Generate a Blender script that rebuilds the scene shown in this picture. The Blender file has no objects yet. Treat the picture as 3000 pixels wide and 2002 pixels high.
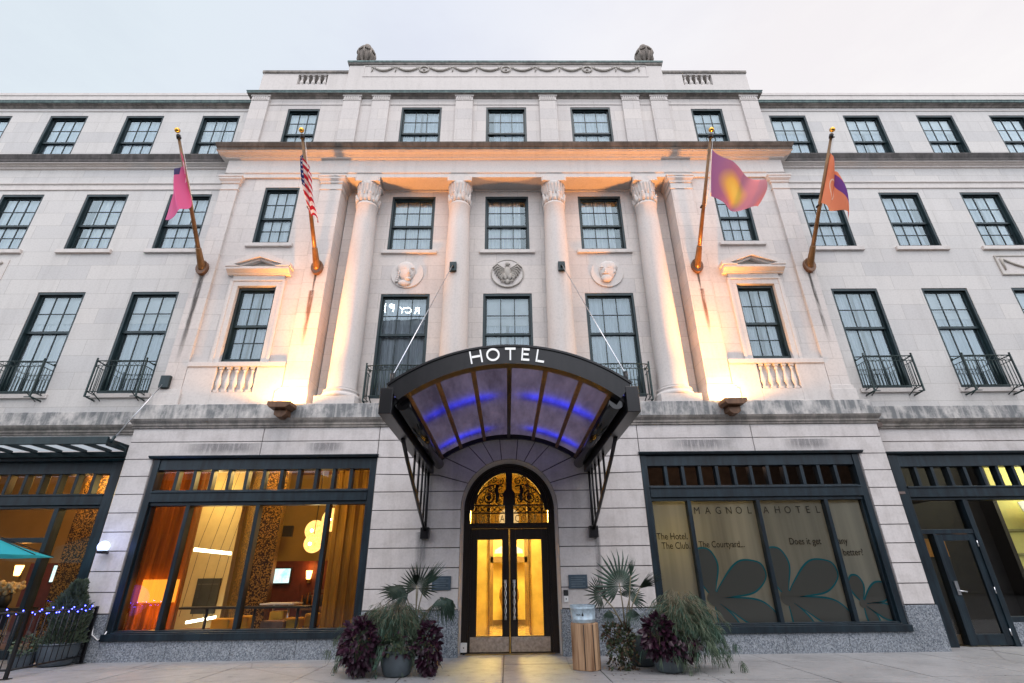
import bpy, bmesh, math, random
from mathutils import Vector, Matrix
random.seed(7)
S = bpy.context.scene
COL = S.collection
R = math.radians

# ------------------------------------------------------------------ mesh helper
class MB:
    def __init__(s): s.v = []; s.f = []; s.sm = []; s.uv = None
    def add(s, vs, fs, smooth=False):
        n = len(s.v); s.v += [tuple(v) for v in vs]
        for f in fs: s.f.append(tuple(i + n for i in f)); s.sm.append(smooth)
    def box(s, x0, x1, y0, y1, z0, z1):
        s.add([(x0,y0,z0),(x1,y0,z0),(x1,y1,z0),(x0,y1,z0),(x0,y0,z1),(x1,y0,z1),(x1,y1,z1),(x0,y1,z1)],
              [(0,3,2,1),(4,5,6,7),(0,1,5,4),(1,2,6,5),(2,3,7,6),(3,0,4,7)])
        return s
    def quad(s, a, b, c, d, smooth=False): s.add([a,b,c,d], [(0,1,2,3)], smooth); return s
    def path(s, pts, r, n=8, closed=False, cap=True, smooth=True):
        pts = [Vector(p) for p in pts]; m = len(pts); base = len(s.v)
        rs = r if isinstance(r, (list, tuple)) else [r] * m
        up = None
        for i, p in enumerate(pts):
            if closed: t = pts[(i+1) % m] - pts[i-1]
            else: t = pts[min(i+1, m-1)] - pts[max(i-1, 0)]
            t.normalize()
            if up is None:
                up = Vector((0,0,1)) if abs(t.z) < .9 else Vector((1,0,0))
            u = (up - t * up.dot(t)).normalized(); w = t.cross(u); up = u
            for k in range(n):
                a = 2*math.pi*k/n
                s.v.append(tuple(p + (u*math.cos(a) + w*math.sin(a)) * rs[i]))
        for i in range(m if closed else m-1):
            j = (i+1) % m
            for k in range(n):
                k2 = (k+1) % n
                s.f.append((base+i*n+k, base+i*n+k2, base+j*n+k2, base+j*n+k)); s.sm.append(smooth)
        if cap and not closed:
            s.f.append(tuple(base+k for k in range(n))[::-1]); s.sm.append(False)
            s.f.append(tuple(base+(m-1)*n+k for k in range(n))); s.sm.append(False)
        return s
    def bar(s, a, b, r, n=6): return s.path([a, b], r, n)
    def lathe(s, cx, cy, prof, n=24, smooth=True, ell=1.0):
        base = len(s.v); m = len(prof)
        for r, z in prof:
            for k in range(n):
                a = 2*math.pi*k/n; s.v.append((cx + r*math.cos(a), cy + r*math.sin(a)*ell, z))
        for i in range(m-1):
            for k in range(n):
                k2 = (k+1) % n
                s.f.append((base+i*n+k, base+i*n+k2, base+(i+1)*n+k2, base+(i+1)*n+k)); s.sm.append(smooth)
        s.f.append(tuple(base+k for k in range(n))[::-1]); s.sm.append(False)
        s.f.append(tuple(base+(m-1)*n+k for k in range(n))); s.sm.append(False)
        return s
    def sphere(s, c, r, n=12, m=8, sz=1.0):
        return s.lathe(c[0], c[1], [(max(r*math.sin(math.pi*i/m), r*.01), c[2] - r*sz*math.cos(math.pi*i/m)) for i in range(m+1)], n)
    def prism(s, pts, y0, y1):             # polygon in x,z extruded along y
        n = len(pts)
        s.add([(x,y0,z) for x,z in pts] + [(x,y1,z) for x,z in pts],
              [tuple(range(n)), tuple(range(2*n-1, n-1, -1))] + [(i, i+n, (i+1)%n+n, (i+1)%n) for i in range(n)])
        return s
    def prism_z(s, pts, z0, z1):
        n = len(pts)
        s.add([(x,y,z0) for x,y in pts] + [(x,y,z1) for x,y in pts],
              [tuple(range(n-1,-1,-1)), tuple(range(n, 2*n))] + [(i, (i+1)%n, (i+1)%n+n, i+n) for i in range(n)])
        return s
    def prism_x(s, pts, x0, x1):           # polygon in y,z extruded along x
        n = len(pts)
        s.add([(x0,y,z) for y,z in pts] + [(x1,y,z) for y,z in pts],
              [tuple(range(n)), tuple(range(2*n-1, n-1, -1))] + [(i, i+n, (i+1)%n+n, (i+1)%n) for i in range(n)])
        return s
    def wall(s, x0, x1, z0, z1, y, holes=(), depth=.3):
        xs = sorted({x0, x1, *[c for h in holes for c in h[:2] if x0 < c < x1]})
        zs = sorted({z0, z1, *[c for h in holes for c in h[2:4] if z0 < c < z1]})
        for i in range(len(xs)-1):
            for j in range(len(zs)-1):
                cx = (xs[i]+xs[i+1])/2; cz = (zs[j]+zs[j+1])/2
                if any(h[0] < cx < h[1] and h[2] < cz < h[3] for h in holes): continue
                s.quad((xs[i],y,zs[j]), (xs[i+1],y,zs[j]), (xs[i+1],y,zs[j+1]), (xs[i],y,zs[j+1]))
        for a, b, c, d in holes:
            s.quad((a,y,c),(a,y,d),(a,y+depth,d),(a,y+depth,c)); s.quad((b,y,d),(b,y,c),(b,y+depth,c),(b,y+depth,d))
            s.quad((a,y,d),(b,y,d),(b,y+depth,d),(a,y+depth,d)); s.quad((b,y,c),(a,y,c),(a,y+depth,c),(b,y+depth,c))
        return s
    def mold(s, path, prof):               # sweep of (outward offset, z) along a plan polyline, mitred
        n = len(path); offs = []
        for i in range(n):
            ns = []
            for a, b in ((i-1, i), (i, i+1)):
                if a >= 0 and b < n:
                    d = Vector((path[b][0]-path[a][0], path[b][1]-path[a][1])).normalized(); ns.append(Vector((d.y, -d.x)))
            m = sum(ns, Vector((0,0))); m = m / m.length
            offs.append(m / max(m.dot(ns[0]), .2))
        base = len(s.v); k = len(prof)
        for (x, y), o in zip(path, offs):
            for p, z in prof: s.v.append((x + o.x*p, y + o.y*p, z))
        for i in range(n-1):
            for j in range(k-1):
                s.f.append((base+i*k+j, base+(i+1)*k+j, base+(i+1)*k+j+1, base+i*k+j+1)); s.sm.append(False)
        for i in (0, n-1):
            s.f.append(tuple(base+i*k+j for j in range(k))); s.sm.append(False)
        return s
    def mesh(s, name, mat=None, bevel=0):
        me = bpy.data.meshes.new(name); me.from_pydata(s.v, [], s.f)
        me.polygons.foreach_set('use_smooth', s.sm)
        if s.uv:
            l = me.uv_layers.new(name='UVMap')
            for lp in me.loops: l.data[lp.index].uv = s.uv[lp.vertex_index]
        if mat: me.materials.append(mat)
        me.update()
        return me
    def build(s, name, mat, parent=None, loc=None, bevel=0):
        o = bpy.data.objects.new(name, s.mesh(name, mat)); COL.objects.link(o)
        if parent: o.parent = parent
        if loc: o.location = loc
        if bevel:
            b = o.modifiers.new('edge', 'BEVEL'); b.width = bevel; b.segments = 2; b.limit_method = 'ANGLE'; b.angle_limit = R(40)
        return o

def link(name, mesh, parent=None, loc=(0,0,0)):
    o = bpy.data.objects.new(name, mesh); COL.objects.link(o); o.location = loc
    if parent: o.parent = parent
    return o
def tag(o, label=None, cat=None, group=None, kind=None):
    if label: o['label'] = label
    if cat: o['category'] = cat
    if group: o['group'] = group
    if kind: o['kind'] = kind
    return o
def thing(name, label, cat, loc=(0,0,0), rz=0, group=None):
    o = bpy.data.objects.new(name, None); COL.objects.link(o); o.location = loc; o.rotation_euler = (0,0,rz)
    o.empty_display_size = .1
    return tag(o, label, cat, group)
def copy_tree(o, parent=None):
    c = o.copy(); COL.objects.link(c)
    if parent: c.parent = parent
    for ch in [x for x in o.children]: copy_tree(ch, c)
    return c

# ------------------------------------------------------------------ materials
def newmat(name):
    m = bpy.data.materials.new(name); m.use_nodes = True; nt = m.node_tree; nt.nodes.clear()
    out = nt.nodes.new('ShaderNodeOutputMaterial'); return m, nt, out
def N(nt, typ, **kw):
    n = nt.nodes.new('ShaderNode' + typ)
    for k, v in kw.items():
        if k.startswith('i_'):
            key = k[2:]; key = int(key) if key.isdigit() else key.replace('_', ' ')
            n.inputs[key].default_value = v
        else: setattr(n, k, v)
    return n
def c4(c): return (*c, 1) if len(c) == 3 else c
def mixc(nt, a, b, fac, mode='MIX'):
    n = nt.nodes.new('ShaderNodeMix'); n.data_type = 'RGBA'; n.blend_type = mode
    for sock, val in ((0, fac), (6, a), (7, b)):
        if isinstance(val, (int, float)): n.inputs[sock].default_value = val
        elif isinstance(val, tuple): n.inputs[sock].default_value = c4(val)
        else: nt.links.new(val, n.inputs[sock])
    return n.outputs[2]
def ramp(nt, src, a, b, ca=(0,0,0), cb=(1,1,1)):
    n = nt.nodes.new('ShaderNodeValToRGB'); e = n.color_ramp.elements
    e[0].position = a; e[1].position = b; e[0].color = c4(ca); e[1].color = c4(cb); nt.links.new(src, n.inputs[0]); return n.outputs[0]
def objco(nt, scale=(1,1,1), rot=(0,0,0), kind='Object'):
    t = N(nt, 'TexCoord'); m = N(nt, 'Mapping'); m.inputs['Scale'].default_value = scale; m.inputs['Rotation'].default_value = rot
    nt.links.new(t.outputs[kind], m.inputs[0]); return m.outputs[0]
def noise(nt, vec, scale, detail=4, rough=.55):
    n = N(nt, 'TexNoise', i_Scale=scale, i_Detail=detail, i_Roughness=rough); nt.links.new(vec, n.inputs['Vector']); return n.outputs[0]
def pbsdf(nt, out, col, rough=.5, metal=0, spec=.5, bump=None, bumps=.2, bdist=.01, **kw):
    b = N(nt, 'BsdfPrincipled'); b.inputs['Roughness'].default_value = rough; b.inputs['Metallic'].default_value = metal
    b.inputs['Specular IOR Level'].default_value = spec
    if isinstance(col, tuple): b.inputs['Base Color'].default_value = c4(col)
    else: nt.links.new(col, b.inputs['Base Color'])
    if bump is not None:
        bp = N(nt, 'Bump', i_Strength=bumps, i_Distance=bdist); nt.links.new(bump, bp.inputs['Height']); nt.links.new(bp.outputs[0], b.inputs['Normal'])
    for k, v in kw.items(): b.inputs[k.replace('_', ' ')].default_value = v
    nt.links.new(b.outputs[0], out.inputs[0]); return b
def plain(name, col, rough=.5, metal=0, var=.25, scale=6, spec=.5, bumps=.0):
    m, nt, out = newmat(name); v = objco(nt); n = noise(nt, v, scale)
    a = tuple(c*(1-var) for c in col); b = tuple(min(1, c*(1+var)) for c in col)
    c = ramp(nt, n, .3, .7, a, b)
    pbsdf(nt, out, c, rough, metal, spec, n if bumps else None, bumps); return m
def stone(name, col=(.50,.47,.43), blocks=None, streak=.22, dirt=0.0, dirt_z=None, off=(0,0)):
    m, nt, out = newmat(name); v = objco(nt)
    big = noise(nt, v, .45, 3); fine = noise(nt, v, 22, 5, .65); mid = noise(nt, v, 2.6, 5, .6)
    vs = objco(nt, (3.0, 3.0, .28)); st = noise(nt, vs, 1.6, 5, .6)
    c = mixc(nt, tuple(x*.90 for x in col), tuple(min(1, x*1.07) for x in col), big)
    c = mixc(nt, c, (.80,.79,.78), ramp(nt, mid, .45, .75), 'MULTIPLY') if streak > .3 else c
    if blocks:
        sp = N(nt, 'SeparateXYZ'); cb = N(nt, 'CombineXYZ'); nt.links.new(v, sp.inputs[0])
        ad = N(nt, 'MathNode') if False else N(nt, 'Math', operation='ADD', i_1=off[0]); nt.links.new(sp.outputs[0], ad.inputs[0])
        az = N(nt, 'Math', operation='ADD', i_1=off[1]); nt.links.new(sp.outputs[2], az.inputs[0])
        nt.links.new(ad.outputs[0], cb.inputs[0]); nt.links.new(az.outputs[0], cb.inputs[1])
        br = N(nt, 'TexBrick', i_Scale=1.0); br.inputs['Brick Width'].default_value = blocks[0]; br.inputs['Row Height'].default_value = blocks[1]
        br.inputs['Mortar Size'].default_value = .005; br.inputs['Mortar Smooth'].default_value = .3; br.inputs['Bias'].default_value = 0
        br.inputs['Color1'].default_value = (1.05,1.04,1.03,1); br.inputs['Color2'].default_value = (.915,.92,.935,1); br.inputs['Mortar'].default_value = (.68,.66,.64,1)
        nt.links.new(cb.outputs[0], br.inputs['Vector'])
        c = mixc(nt, c, br.outputs[0], 1.0, 'MULTIPLY')
    c = mixc(nt, c, (.70,.69,.68), mixc(nt, (0,0,0), ramp(nt, st, .5, .78), streak*2), 'MULTIPLY')
    if dirt:
        d = noise(nt, objco(nt, (1.3, 1.3, .9)), 2.2, 7, .68); d2 = noise(nt, objco(nt, (7, 7, .5)), 1.2, 5, .6)
        dd = N(nt, 'Math', operation='MULTIPLY'); nt.links.new(ramp(nt, d, .36, .56), dd.inputs[0]); nt.links.new(ramp(nt, d2, .25, .52), dd.inputs[1])
        c = mixc(nt, c, tuple(x*(1-dirt) for x in (.42,.44,.45)), dd.outputs[0], 'MIX') if dirt > .5 else mixc(nt, c, (.55,.56,.57), dd.outputs[0], 'MULTIPLY')
    c = mixc(nt, c, (.86,.86,.86), ramp(nt, fine, .45, .75), 'MULTIPLY')
    pbsdf(nt, out, c, .88, 0, .25, fine, .12, .01); return m
def emit(name, col, strength, noisy=None):
    m, nt, out = newmat(name); e = N(nt, 'Emission', i_Strength=strength); e.inputs[0].default_value = c4(col)
    if noisy:
        v = objco(nt); n = noise(nt, v, noisy[0], 4); nt.links.new(ramp(nt, n, .35, .7, noisy[1], col), e.inputs[0])
    nt.links.new(e.outputs[0], out.inputs[0]); return m
def glassmat(name, tint=(.93,.96,.96), boost=1.6, rough=.01, bump=.03, bscale=1.2, gtint=(1,1,1)):
    m, nt, out = newmat(name); tr = N(nt, 'BsdfTransparent'); tr.inputs[0].default_value = c4(tint)
    gl = N(nt, 'BsdfGlossy'); gl.inputs['Roughness'].default_value = rough; gl.inputs[0].default_value = c4(gtint)
    v = objco(nt); n = noise(nt, v, bscale, 2); bp = N(nt, 'Bump', i_Strength=bump, i_Distance=.05); nt.links.new(n, bp.inputs['Height']); nt.links.new(bp.outputs[0], gl.inputs['Normal'])
    fr = N(nt, 'Fresnel', i_IOR=1.5); mu = N(nt, 'Math', operation='MULTIPLY', i_1=boost, use_clamp=True); nt.links.new(fr.outputs[0], mu.inputs[0])
    mx = N(nt, 'MixShader'); nt.links.new(mu.outputs[0], mx.inputs[0]); nt.links.new(tr.outputs[0], mx.inputs[1]); nt.links.new(gl.outputs[0], mx.inputs[2])
    nt.links.new(mx.outputs[0], out.inputs[0]); return m
def translucent(name, col, tcol, fac=.5, stripes=None, transp=0.0, vert=True):
    m, nt, out = newmat(name); d = N(nt, 'BsdfDiffuse'); t = N(nt, 'BsdfTranslucent'); mx = N(nt, 'MixShader', i_0=fac)
    if stripes:
        v = objco(nt, (1, .2, .05)); n = noise(nt, v, stripes, 4, .7)
        nt.links.new(ramp(nt, n, .3, .7, tuple(c*.6 for c in col), tuple(min(1, c*1.3) for c in col)), d.inputs[0])
        nt.links.new(ramp(nt, n, .3, .7, tuple(c*.45 for c in tcol), tuple(min(1, c*1.3) for c in tcol)), t.inputs[0])
    else: d.inputs[0].default_value = c4(col); t.inputs[0].default_value = c4(tcol)
    nt.links.new(d.outputs[0], mx.inputs[1]); nt.links.new(t.outputs[0], mx.inputs[2]); last = mx.outputs[0]
    if transp:
        tr = N(nt, 'BsdfTransparent'); m2 = N(nt, 'MixShader', i_0=transp); nt.links.new(last, m2.inputs[1]); nt.links.new(tr.outputs[0], m2.inputs[2]); last = m2.outputs[0]
    nt.links.new(last, out.inputs[0]); return m
def leafmat(name, a, b, scale=9, tr=.25, rough=.5):
    m, nt, out = newmat(name); v = objco(nt); n = noise(nt, v, scale, 3)
    c = ramp(nt, n, .3, .7, a, b); p = pbsdf(nt, out, c, rough, 0, .35)
    t = N(nt, 'BsdfTranslucent'); nt.links.new(c, t.inputs[0]); mx = N(nt, 'MixShader', i_0=tr)
    nt.links.new(p.outputs[0], mx.inputs[1]); nt.links.new(t.outputs[0], mx.inputs[2]); nt.links.new(mx.outputs[0], out.inputs[0]); return m
def granite(name):
    m, nt, out = newmat(name); v = objco(nt); vo = N(nt, 'TexVoronoi', i_Scale=55); nt.links.new(v, vo.inputs['Vector'])
    n = noise(nt, v, 35, 4, .7); c = ramp(nt, vo.outputs['Color'], .15, .85, (.10,.12,.15), (.34,.37,.40))
    c = mixc(nt, c, (.5,.5,.5), ramp(nt, n, .5, .65), 'MULTIPLY'); c = mixc(nt, c, (.8,.8,.8), ramp(nt, noise(nt, v, 1.1, 3), .4, .7), 'MULTIPLY')
    pbsdf(nt, out, c, .55, 0, .4); return m
def bronze(name, a=(.010,.022,.027), b=(.025,.055,.065), rough=.42):
    m, nt, out = newmat(name); v = objco(nt, (6, 6, .8)); n = noise(nt, v, 1.6, 6, .65); n2 = noise(nt, objco(nt), 3, 4)
    c = mixc(nt, ramp(nt, n, .35, .72, a, b), (.7,.7,.7), ramp(nt, n2, .4, .7), 'MULTIPLY')
    pbsdf(nt, out, c, rough, .25, .5, n, .04); return m
def mosaic(name):
    m, nt, out = newmat(name); v = objco(nt); vo = N(nt, 'TexVoronoi', i_Scale=42); nt.links.new(v, vo.inputs['Vector'])
    c = ramp(nt, vo.outputs['Color'], .48, .68, (.012,.006,.002), (.34,.20,.04)); pbsdf(nt, out, c, .35, .1, .5); return m
def wood(name):
    m, nt, out = newmat(name); v = objco(nt, (9, 9, .45)); n = noise(nt, v, 1.5, 6, .65); n2 = noise(nt, objco(nt, (3,3,1.2)), 3, 3)
    c = ramp(nt, n, .32, .68, (.16,.075,.035), (.62,.40,.24)); c = mixc(nt, c, (.05,.02,.01), ramp(nt, n2, .68, .74))
    pbsdf(nt, out, c, .75, 0, .3, n, .3); return m
def concrete(name, col=(.30,.30,.31)):
    m, nt, out = newmat(name); v = objco(nt); n = noise(nt, v, .9, 5, .6); f = noise(nt, v, 40, 4, .7); st = noise(nt, v, 4.5, 5, .65)
    c = ramp(nt, n, .3, .7, tuple(x*.78 for x in col), tuple(x*1.1 for x in col)); c = mixc(nt, c, (.78,.77,.76), ramp(nt, f, .45, .7), 'MULTIPLY')
    c = mixc(nt, c, (.62,.61,.6), ramp(nt, st, .60, .70), 'MULTIPLY')
    vo = N(nt, 'TexVoronoi', i_Scale=3.2); nt.links.new(v, vo.inputs['Vector']); c = mixc(nt, c, (.35,.34,.33), ramp(nt, vo.outputs['Distance'], .035, .055, (1,1,1), (0,0,0)), 'MULTIPLY')
    vc = N(nt, 'TexVoronoi', i_Scale=.22, feature='DISTANCE_TO_EDGE'); wv = mixc(nt, v, N(nt, 'TexNoise', i_Scale=3.0, i_Detail=5).outputs[1], .12); nt.links.new(wv, vc.inputs['Vector']); c = mixc(nt, c, (.6,.59,.58), ramp(nt, vc.outputs['Distance'], .0006, .0022, (1,1,1), (0,0,0)), 'MULTIPLY')
    b = pbsdf(nt, out, c, .5, 0, .5, f, .1); nt.links.new(ramp(nt, st, .3, .7, (.34,)*3, (.62,)*3), b.inputs['Roughness']); return m

M = dict(
    wall=stone('limestone_block', (.62,.58,.55), (1.25, .44), .18, off=(.3, .12)),
    wing=stone('limestone_wing_cool_lit', (.595,.58,.56), (1.3, .44), .18, off=(.1, .2)),  # same stone as the centre; cooler daylight on the wings put into its colour
    plain=stone('limestone_plain', (.63,.59,.56), None, .18),
    rust=stone('limestone_rusticated', (.61,.575,.56), None, .32),
    groove=stone('limestone_groove', (.16,.15,.15), None, .1),
    dirty=stone('limestone_weathered', (.60,.575,.55), None, .3, dirt=.55),
    grime=stone('limestone_grime', (.34,.31,.28), (1.9, 9), .4, dirt=.3),
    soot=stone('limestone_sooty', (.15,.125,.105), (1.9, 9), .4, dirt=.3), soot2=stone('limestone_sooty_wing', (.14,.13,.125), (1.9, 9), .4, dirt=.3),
    carved=stone('limestone_carved', (.46,.43,.39), None, .35),
    urn=stone('limestone_urn', (.36,.31,.27), None, .4, dirt=.3),
    copper=bronze('verdigris_flashing', (.06,.10,.10), (.16,.24,.23), .6),
    frame=bronze('teal_bronze_frame', (.009,.020,.024), (.018,.042,.049)),
    shop=bronze('blue_bronze_shopfront', (.005,.010,.016), (.017,.036,.050), .36),
    black=bronze('black_painted_steel', (.006,.006,.008), (.014,.013,.015), .30), gloss=plain('gloss_black_pipe', (.006,.006,.007), .10),
    iron=bronze('dark_green_iron', (.008,.022,.022), (.02,.05,.048), .4),
    brown=bronze('brown_bronze', (.10,.045,.02), (.20,.10,.05), .4),
    polewood=bronze('bronze_pole', (.17,.085,.03), (.30,.16,.06), .35),
    door=bronze('dark_oxblood_bronze', (.010,.007,.006), (.028,.017,.014), .3),
    granite=granite('grey_granite'),
    glass=glassmat('window_glass', (.90,.96,1.0), boost=3.3, bump=.035, bscale=1.1, gtint=(.80,.95,1)),
    shopglass=glassmat('shop_glass', boost=1.3, bump=.02),
    doorglass=glassmat('door_glass', boost=1.0, bump=.0), amber=glassmat('amber_glass', (.06,.043,.022), boost=.8, bump=.02),
    curtain=None,
    concrete=concrete('pavement_concrete', (.33,.33,.335)),
    asphalt=plain('asphalt', (.05,.05,.052), .85, var=.3, scale=30),
    gold=plain('gilt', (.75,.42,.08), .25, 1, var=.1),
    brass=plain('brass', (.50,.33,.10), .3, 1, var=.25),
    steel=plain('brushed_steel', (.55,.56,.58), .3, 1, var=.12),
    kick=plain('worn_brass_plate', (.42,.34,.28), .40, .45, var=.3, scale=18),
    zinc=plain('galvanised_zinc', (.46,.57,.65), .4, .2, var=.25, scale=14),
    white=plain('white_paint', (.8,.8,.8), .5, var=.05),
    dark=plain('dark_plastic', (.015,.015,.017), .45, var=.2),
    wood=wood('raw_timber'),
)

def sheermat():
    m, nt, out = newmat('sheer_curtain'); v = objco(nt, (1, .2, .05)); n = noise(nt, v, 30, 4, .7); oi = N(nt, 'ObjectInfo')
    c = ramp(nt, n, .32, .68, (.56,.58,.61), (.98,.98,.98)); c = mixc(nt, c, ramp(nt, oi.outputs['Random'], 0, 1, (.66,.72,.78), (1,.99,.96)), 1.0, 'MULTIPLY')
    d = N(nt, 'BsdfDiffuse'); nt.links.new(c, d.inputs[0]); nt.links.new(d.outputs[0], out.inputs[0]); return m
M['curtain'] = sheermat(); M['blind'] = plain('roller_blind', (.70,.70,.68), .8, var=.06)
SUN_EL, SUN_ROT, SUN_E, EXPO = 62, 170, 1.0, 0.08
SKY_BACK = (2.27,2.36,2.58)
# ================================================================== HOTEL BUILDING
H = thing('hotel_building', 'pale limestone four storey neoclassical hotel with columns, pediments and arched doorway', 'building')
def P(mb, name, mat, bevel=0): return mb.build(name, M[mat] if isinstance(mat, str) else mat, H, bevel=bevel)
def mirror(f):
    for s in (-1, 1): f(s)
def mx(s, a, b): return (a, b) if s > 0 else (-b, -a)

# ---------- windows (frame mesh with sub-parts glass, curtain, sill)
_wc = {}
def window(cx, y, z0, z1, zm, w, sill=None, depth=.175, name='window', blind=0.0, seed=0):
    key = (round(w,3), round(z1-z0,3), round(zm-z0,3), depth)
    h = z1 - z0; hm = zm - z0; hw = w/2
    if key not in _wc:
        f = MB(); j = .055
        f.box(-hw, -hw+j, .012, depth, 0, h); f.box(hw-j, hw, .012, depth, 0, h)
        f.box(-hw+j, hw-j, .012, depth, h-.07, h); f.box(-hw+j, hw-j, .012, depth, 0, .07)
        i0, i1 = -hw+j, hw-j
        def sash(ya, za, zb, bot, top, rows):
            st = .045
            f.box(i0, i0+st, ya, ya+.035, za, zb); f.box(i1-st, i1, ya, ya+.035, za, zb)
            f.box(i0+st, i1-st, ya, ya+.035, za, za+bot); f.box(i0+st, i1-st, ya, ya+.035, zb-top, zb)
            g0, g1 = i0+st, i1-st; ww = (g1-g0)/3
            for k in (1, 2): f.box(g0+k*ww-.011, g0+k*ww+.011, ya+.006, ya+.03, za+bot, zb-top)
            hh = (zb-top-za-bot)/rows
            for k in range(1, rows): f.box(g0, g1, ya+.008, ya+.028, za+bot+k*hh-.011, za+bot+k*hh+.011)
        sash(depth-.092, hm-.03, h-.07, .065, .04, 2)
        sash(depth-.055, .07, hm+.03, .06, .055, 2)
        g = MB(); g.quad((i0,depth-.072,hm),(i1,depth-.072,hm),(i1,depth-.072,h-.07),(i0,depth-.072,h-.07))
        g.quad((i0,depth-.036,.07),(i1,depth-.036,.07),(i1,depth-.036,hm),(i0,depth-.036,hm))
        def drape(x0, x1, sd):
            c = MB(); n = 60; rnd = random.Random(sd); ph = [rnd.uniform(0, 6.28) for _ in range(4)]; vs = []
            for i in range(n+1):
                t = i/n; x = x0 + t*(x1-x0); yy = depth + .045 + .018*math.sin(t*58+ph[0]) + .014*math.sin(t*97+ph[1]) + .01*math.sin(t*23+ph[2])
                vs += [(x, yy, .0), (x + .02*math.sin(t*9+ph[3]), yy+.006*math.sin(t*40), h)]
            c.add(vs, [(2*i, 2*i+2, 2*i+3, 2*i+1) for i in range(n)], True); return c.mesh('curtain', M['curtain'])
        bl = MB(); bl.box(-hw+.03, hw-.03, depth+.012, depth+.018, h*.70, h)
        cms = [drape(-hw+.02, hw-.02, 1), drape(-hw+.02, hw-.02, 2), drape(-hw+.02, hw*.62, 3), drape(-hw*.62, hw-.02, 4), drape(-hw+.02, -.05, 5), drape(.02, hw-.02, 6)]
        _wc[key] = (f.mesh(name, M['frame']), g.mesh('glass', M['glass']), cms, bl.mesh('blind', M['blind']))
    fm, gm, cms, bm = _wc[key]; rv_ = random.Random(int(cx*100)*7+int(z0*100))
    o = link(name, fm, H, (cx, y, z0)); link('glass', gm, o); k = rv_.random()
    if k < .55: link('curtain', cms[rv_.randint(0, 1)], o)
    elif k < .72: link('curtain', cms[2], o)
    elif k < .86: link('curtain', cms[3], o)
    else: link('curtain', cms[4], o); link('curtain', cms[5], o)
    if rv_.random() < .34: link('blind', bm, o)
    if sill:
        sl = MB(); sl.box(-hw-.14, hw+.14, -.07, .02, -sill, -.003); sl.build('sill', M['plain'], o, bevel=.008)
    return o

# ---------- ground floor of the pavilion: rusticated courses, Y = 0
JZ = [.79, 1.16, 1.53, 1.90, 2.26, 2.63, 3.0, 3.37, 3.73, 4.10, 4.40]
SH = (2.86, 7.64)                        # shopfront openings
GR = .013
def block(m, pts):                       # inset polygon block with front at Y=0
    cx = sum(p[0] for p in pts)/len(pts)
    bm = bmesh.new(); vs = [bm.verts.new((x, 0, z)) for x, z in pts]; f = bm.faces.new(vs); bm.normal_update()
    bmesh.ops.inset_individual(bm, faces=[f], thickness=GR)
    inner = [v.co.copy() for v in f.verts]; bm.free()
    n = len(inner); m.add([(v.x,0,v.z) for v in inner] + [(v.x,.034,v.z) for v in inner],
                          [tuple(range(n))] + [(i, (i+1)%n, (i+1)%n+n, i+n) for i in range(n)])
def front(m, f, n0):                     # make sure front faces look to -Y
    pass
rw = MB(); bk = MB()
def rect_block(x0, x1, z0, z1): block(rw, [(x0,z0),(x1,z0),(x1,z1),(x0,z1)])
def side_piers(s):
    for a, b in zip(JZ[:-1], JZ[1:]):
        if b <= 3.74: rect_block(*mx(s, 7.66, 8.27), a, b)
        else: rect_block(*mx(s, 5.4, 8.27), a, b); rect_block(*mx(s, 2.85, 5.4), a, b)
mirror(side_piers)
AR, AZ = 1.0, 2.66                        # arch radius, springing height
def ap(deg, r=AR): return (r*math.cos(R(deg)), AZ + r*math.sin(R(deg)))
def arc(d0, d1, n=5): return [ap(d0 + (d1-d0)*k/n) for k in range(n+1)]
def entry(s):
    def flip(pts):
        q = [(s*x, z) for x, z in pts]; return q if s > 0 else q[::-1]
    X = 2.85
    for a, b in zip(JZ[:6], JZ[1:6]):
        if b <= 2.64: block(rw, flip([(AR,a),(X,a),(X,b),(AR,b)]))
    d30 = math.degrees(math.asin((3.0-AZ)/AR))
    block(rw, flip([(AR,2.63),(X,2.63),(X,3.0),ap(d30)] + arc(d30, 0, 3)[1:]))
    block(rw, flip([ap(d30),(X,3.0),(X,3.37),(1.52,3.34),ap(30)] + arc(30, d30, 2)[1:-1]))
    block(rw, flip([ap(30),(1.52,3.34),(X,3.37),(X,3.73),(1.36,3.70),ap(46)] + arc(46, 30, 4)[1:-1]))
    block(rw, flip([ap(46),(1.36,3.70),(X,3.73),(X,4.10),(1.02,4.10),ap(61)] + arc(61, 46, 4)[1:-1]))
    block(rw, flip([ap(61),(1.02,4.10),(.61,4.10),ap(71)] + arc(71, 61, 3)[1:-1]))
    block(rw, flip([ap(71),(.61,4.10),(.20,4.10),ap(81)] + arc(81, 71, 3)[1:-1]))
mirror(entry)
block(rw, [ap(99)] + [(-.20,4.10),(.20,4.10)] + arc(81, 99, 4)[:-1][0:1] + arc(81, 99, 4)[1:-1])
rect_block(-2.85, 2.85, 4.10, 4.40)
P(rw, 'rusticated_wall', 'rust')
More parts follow.
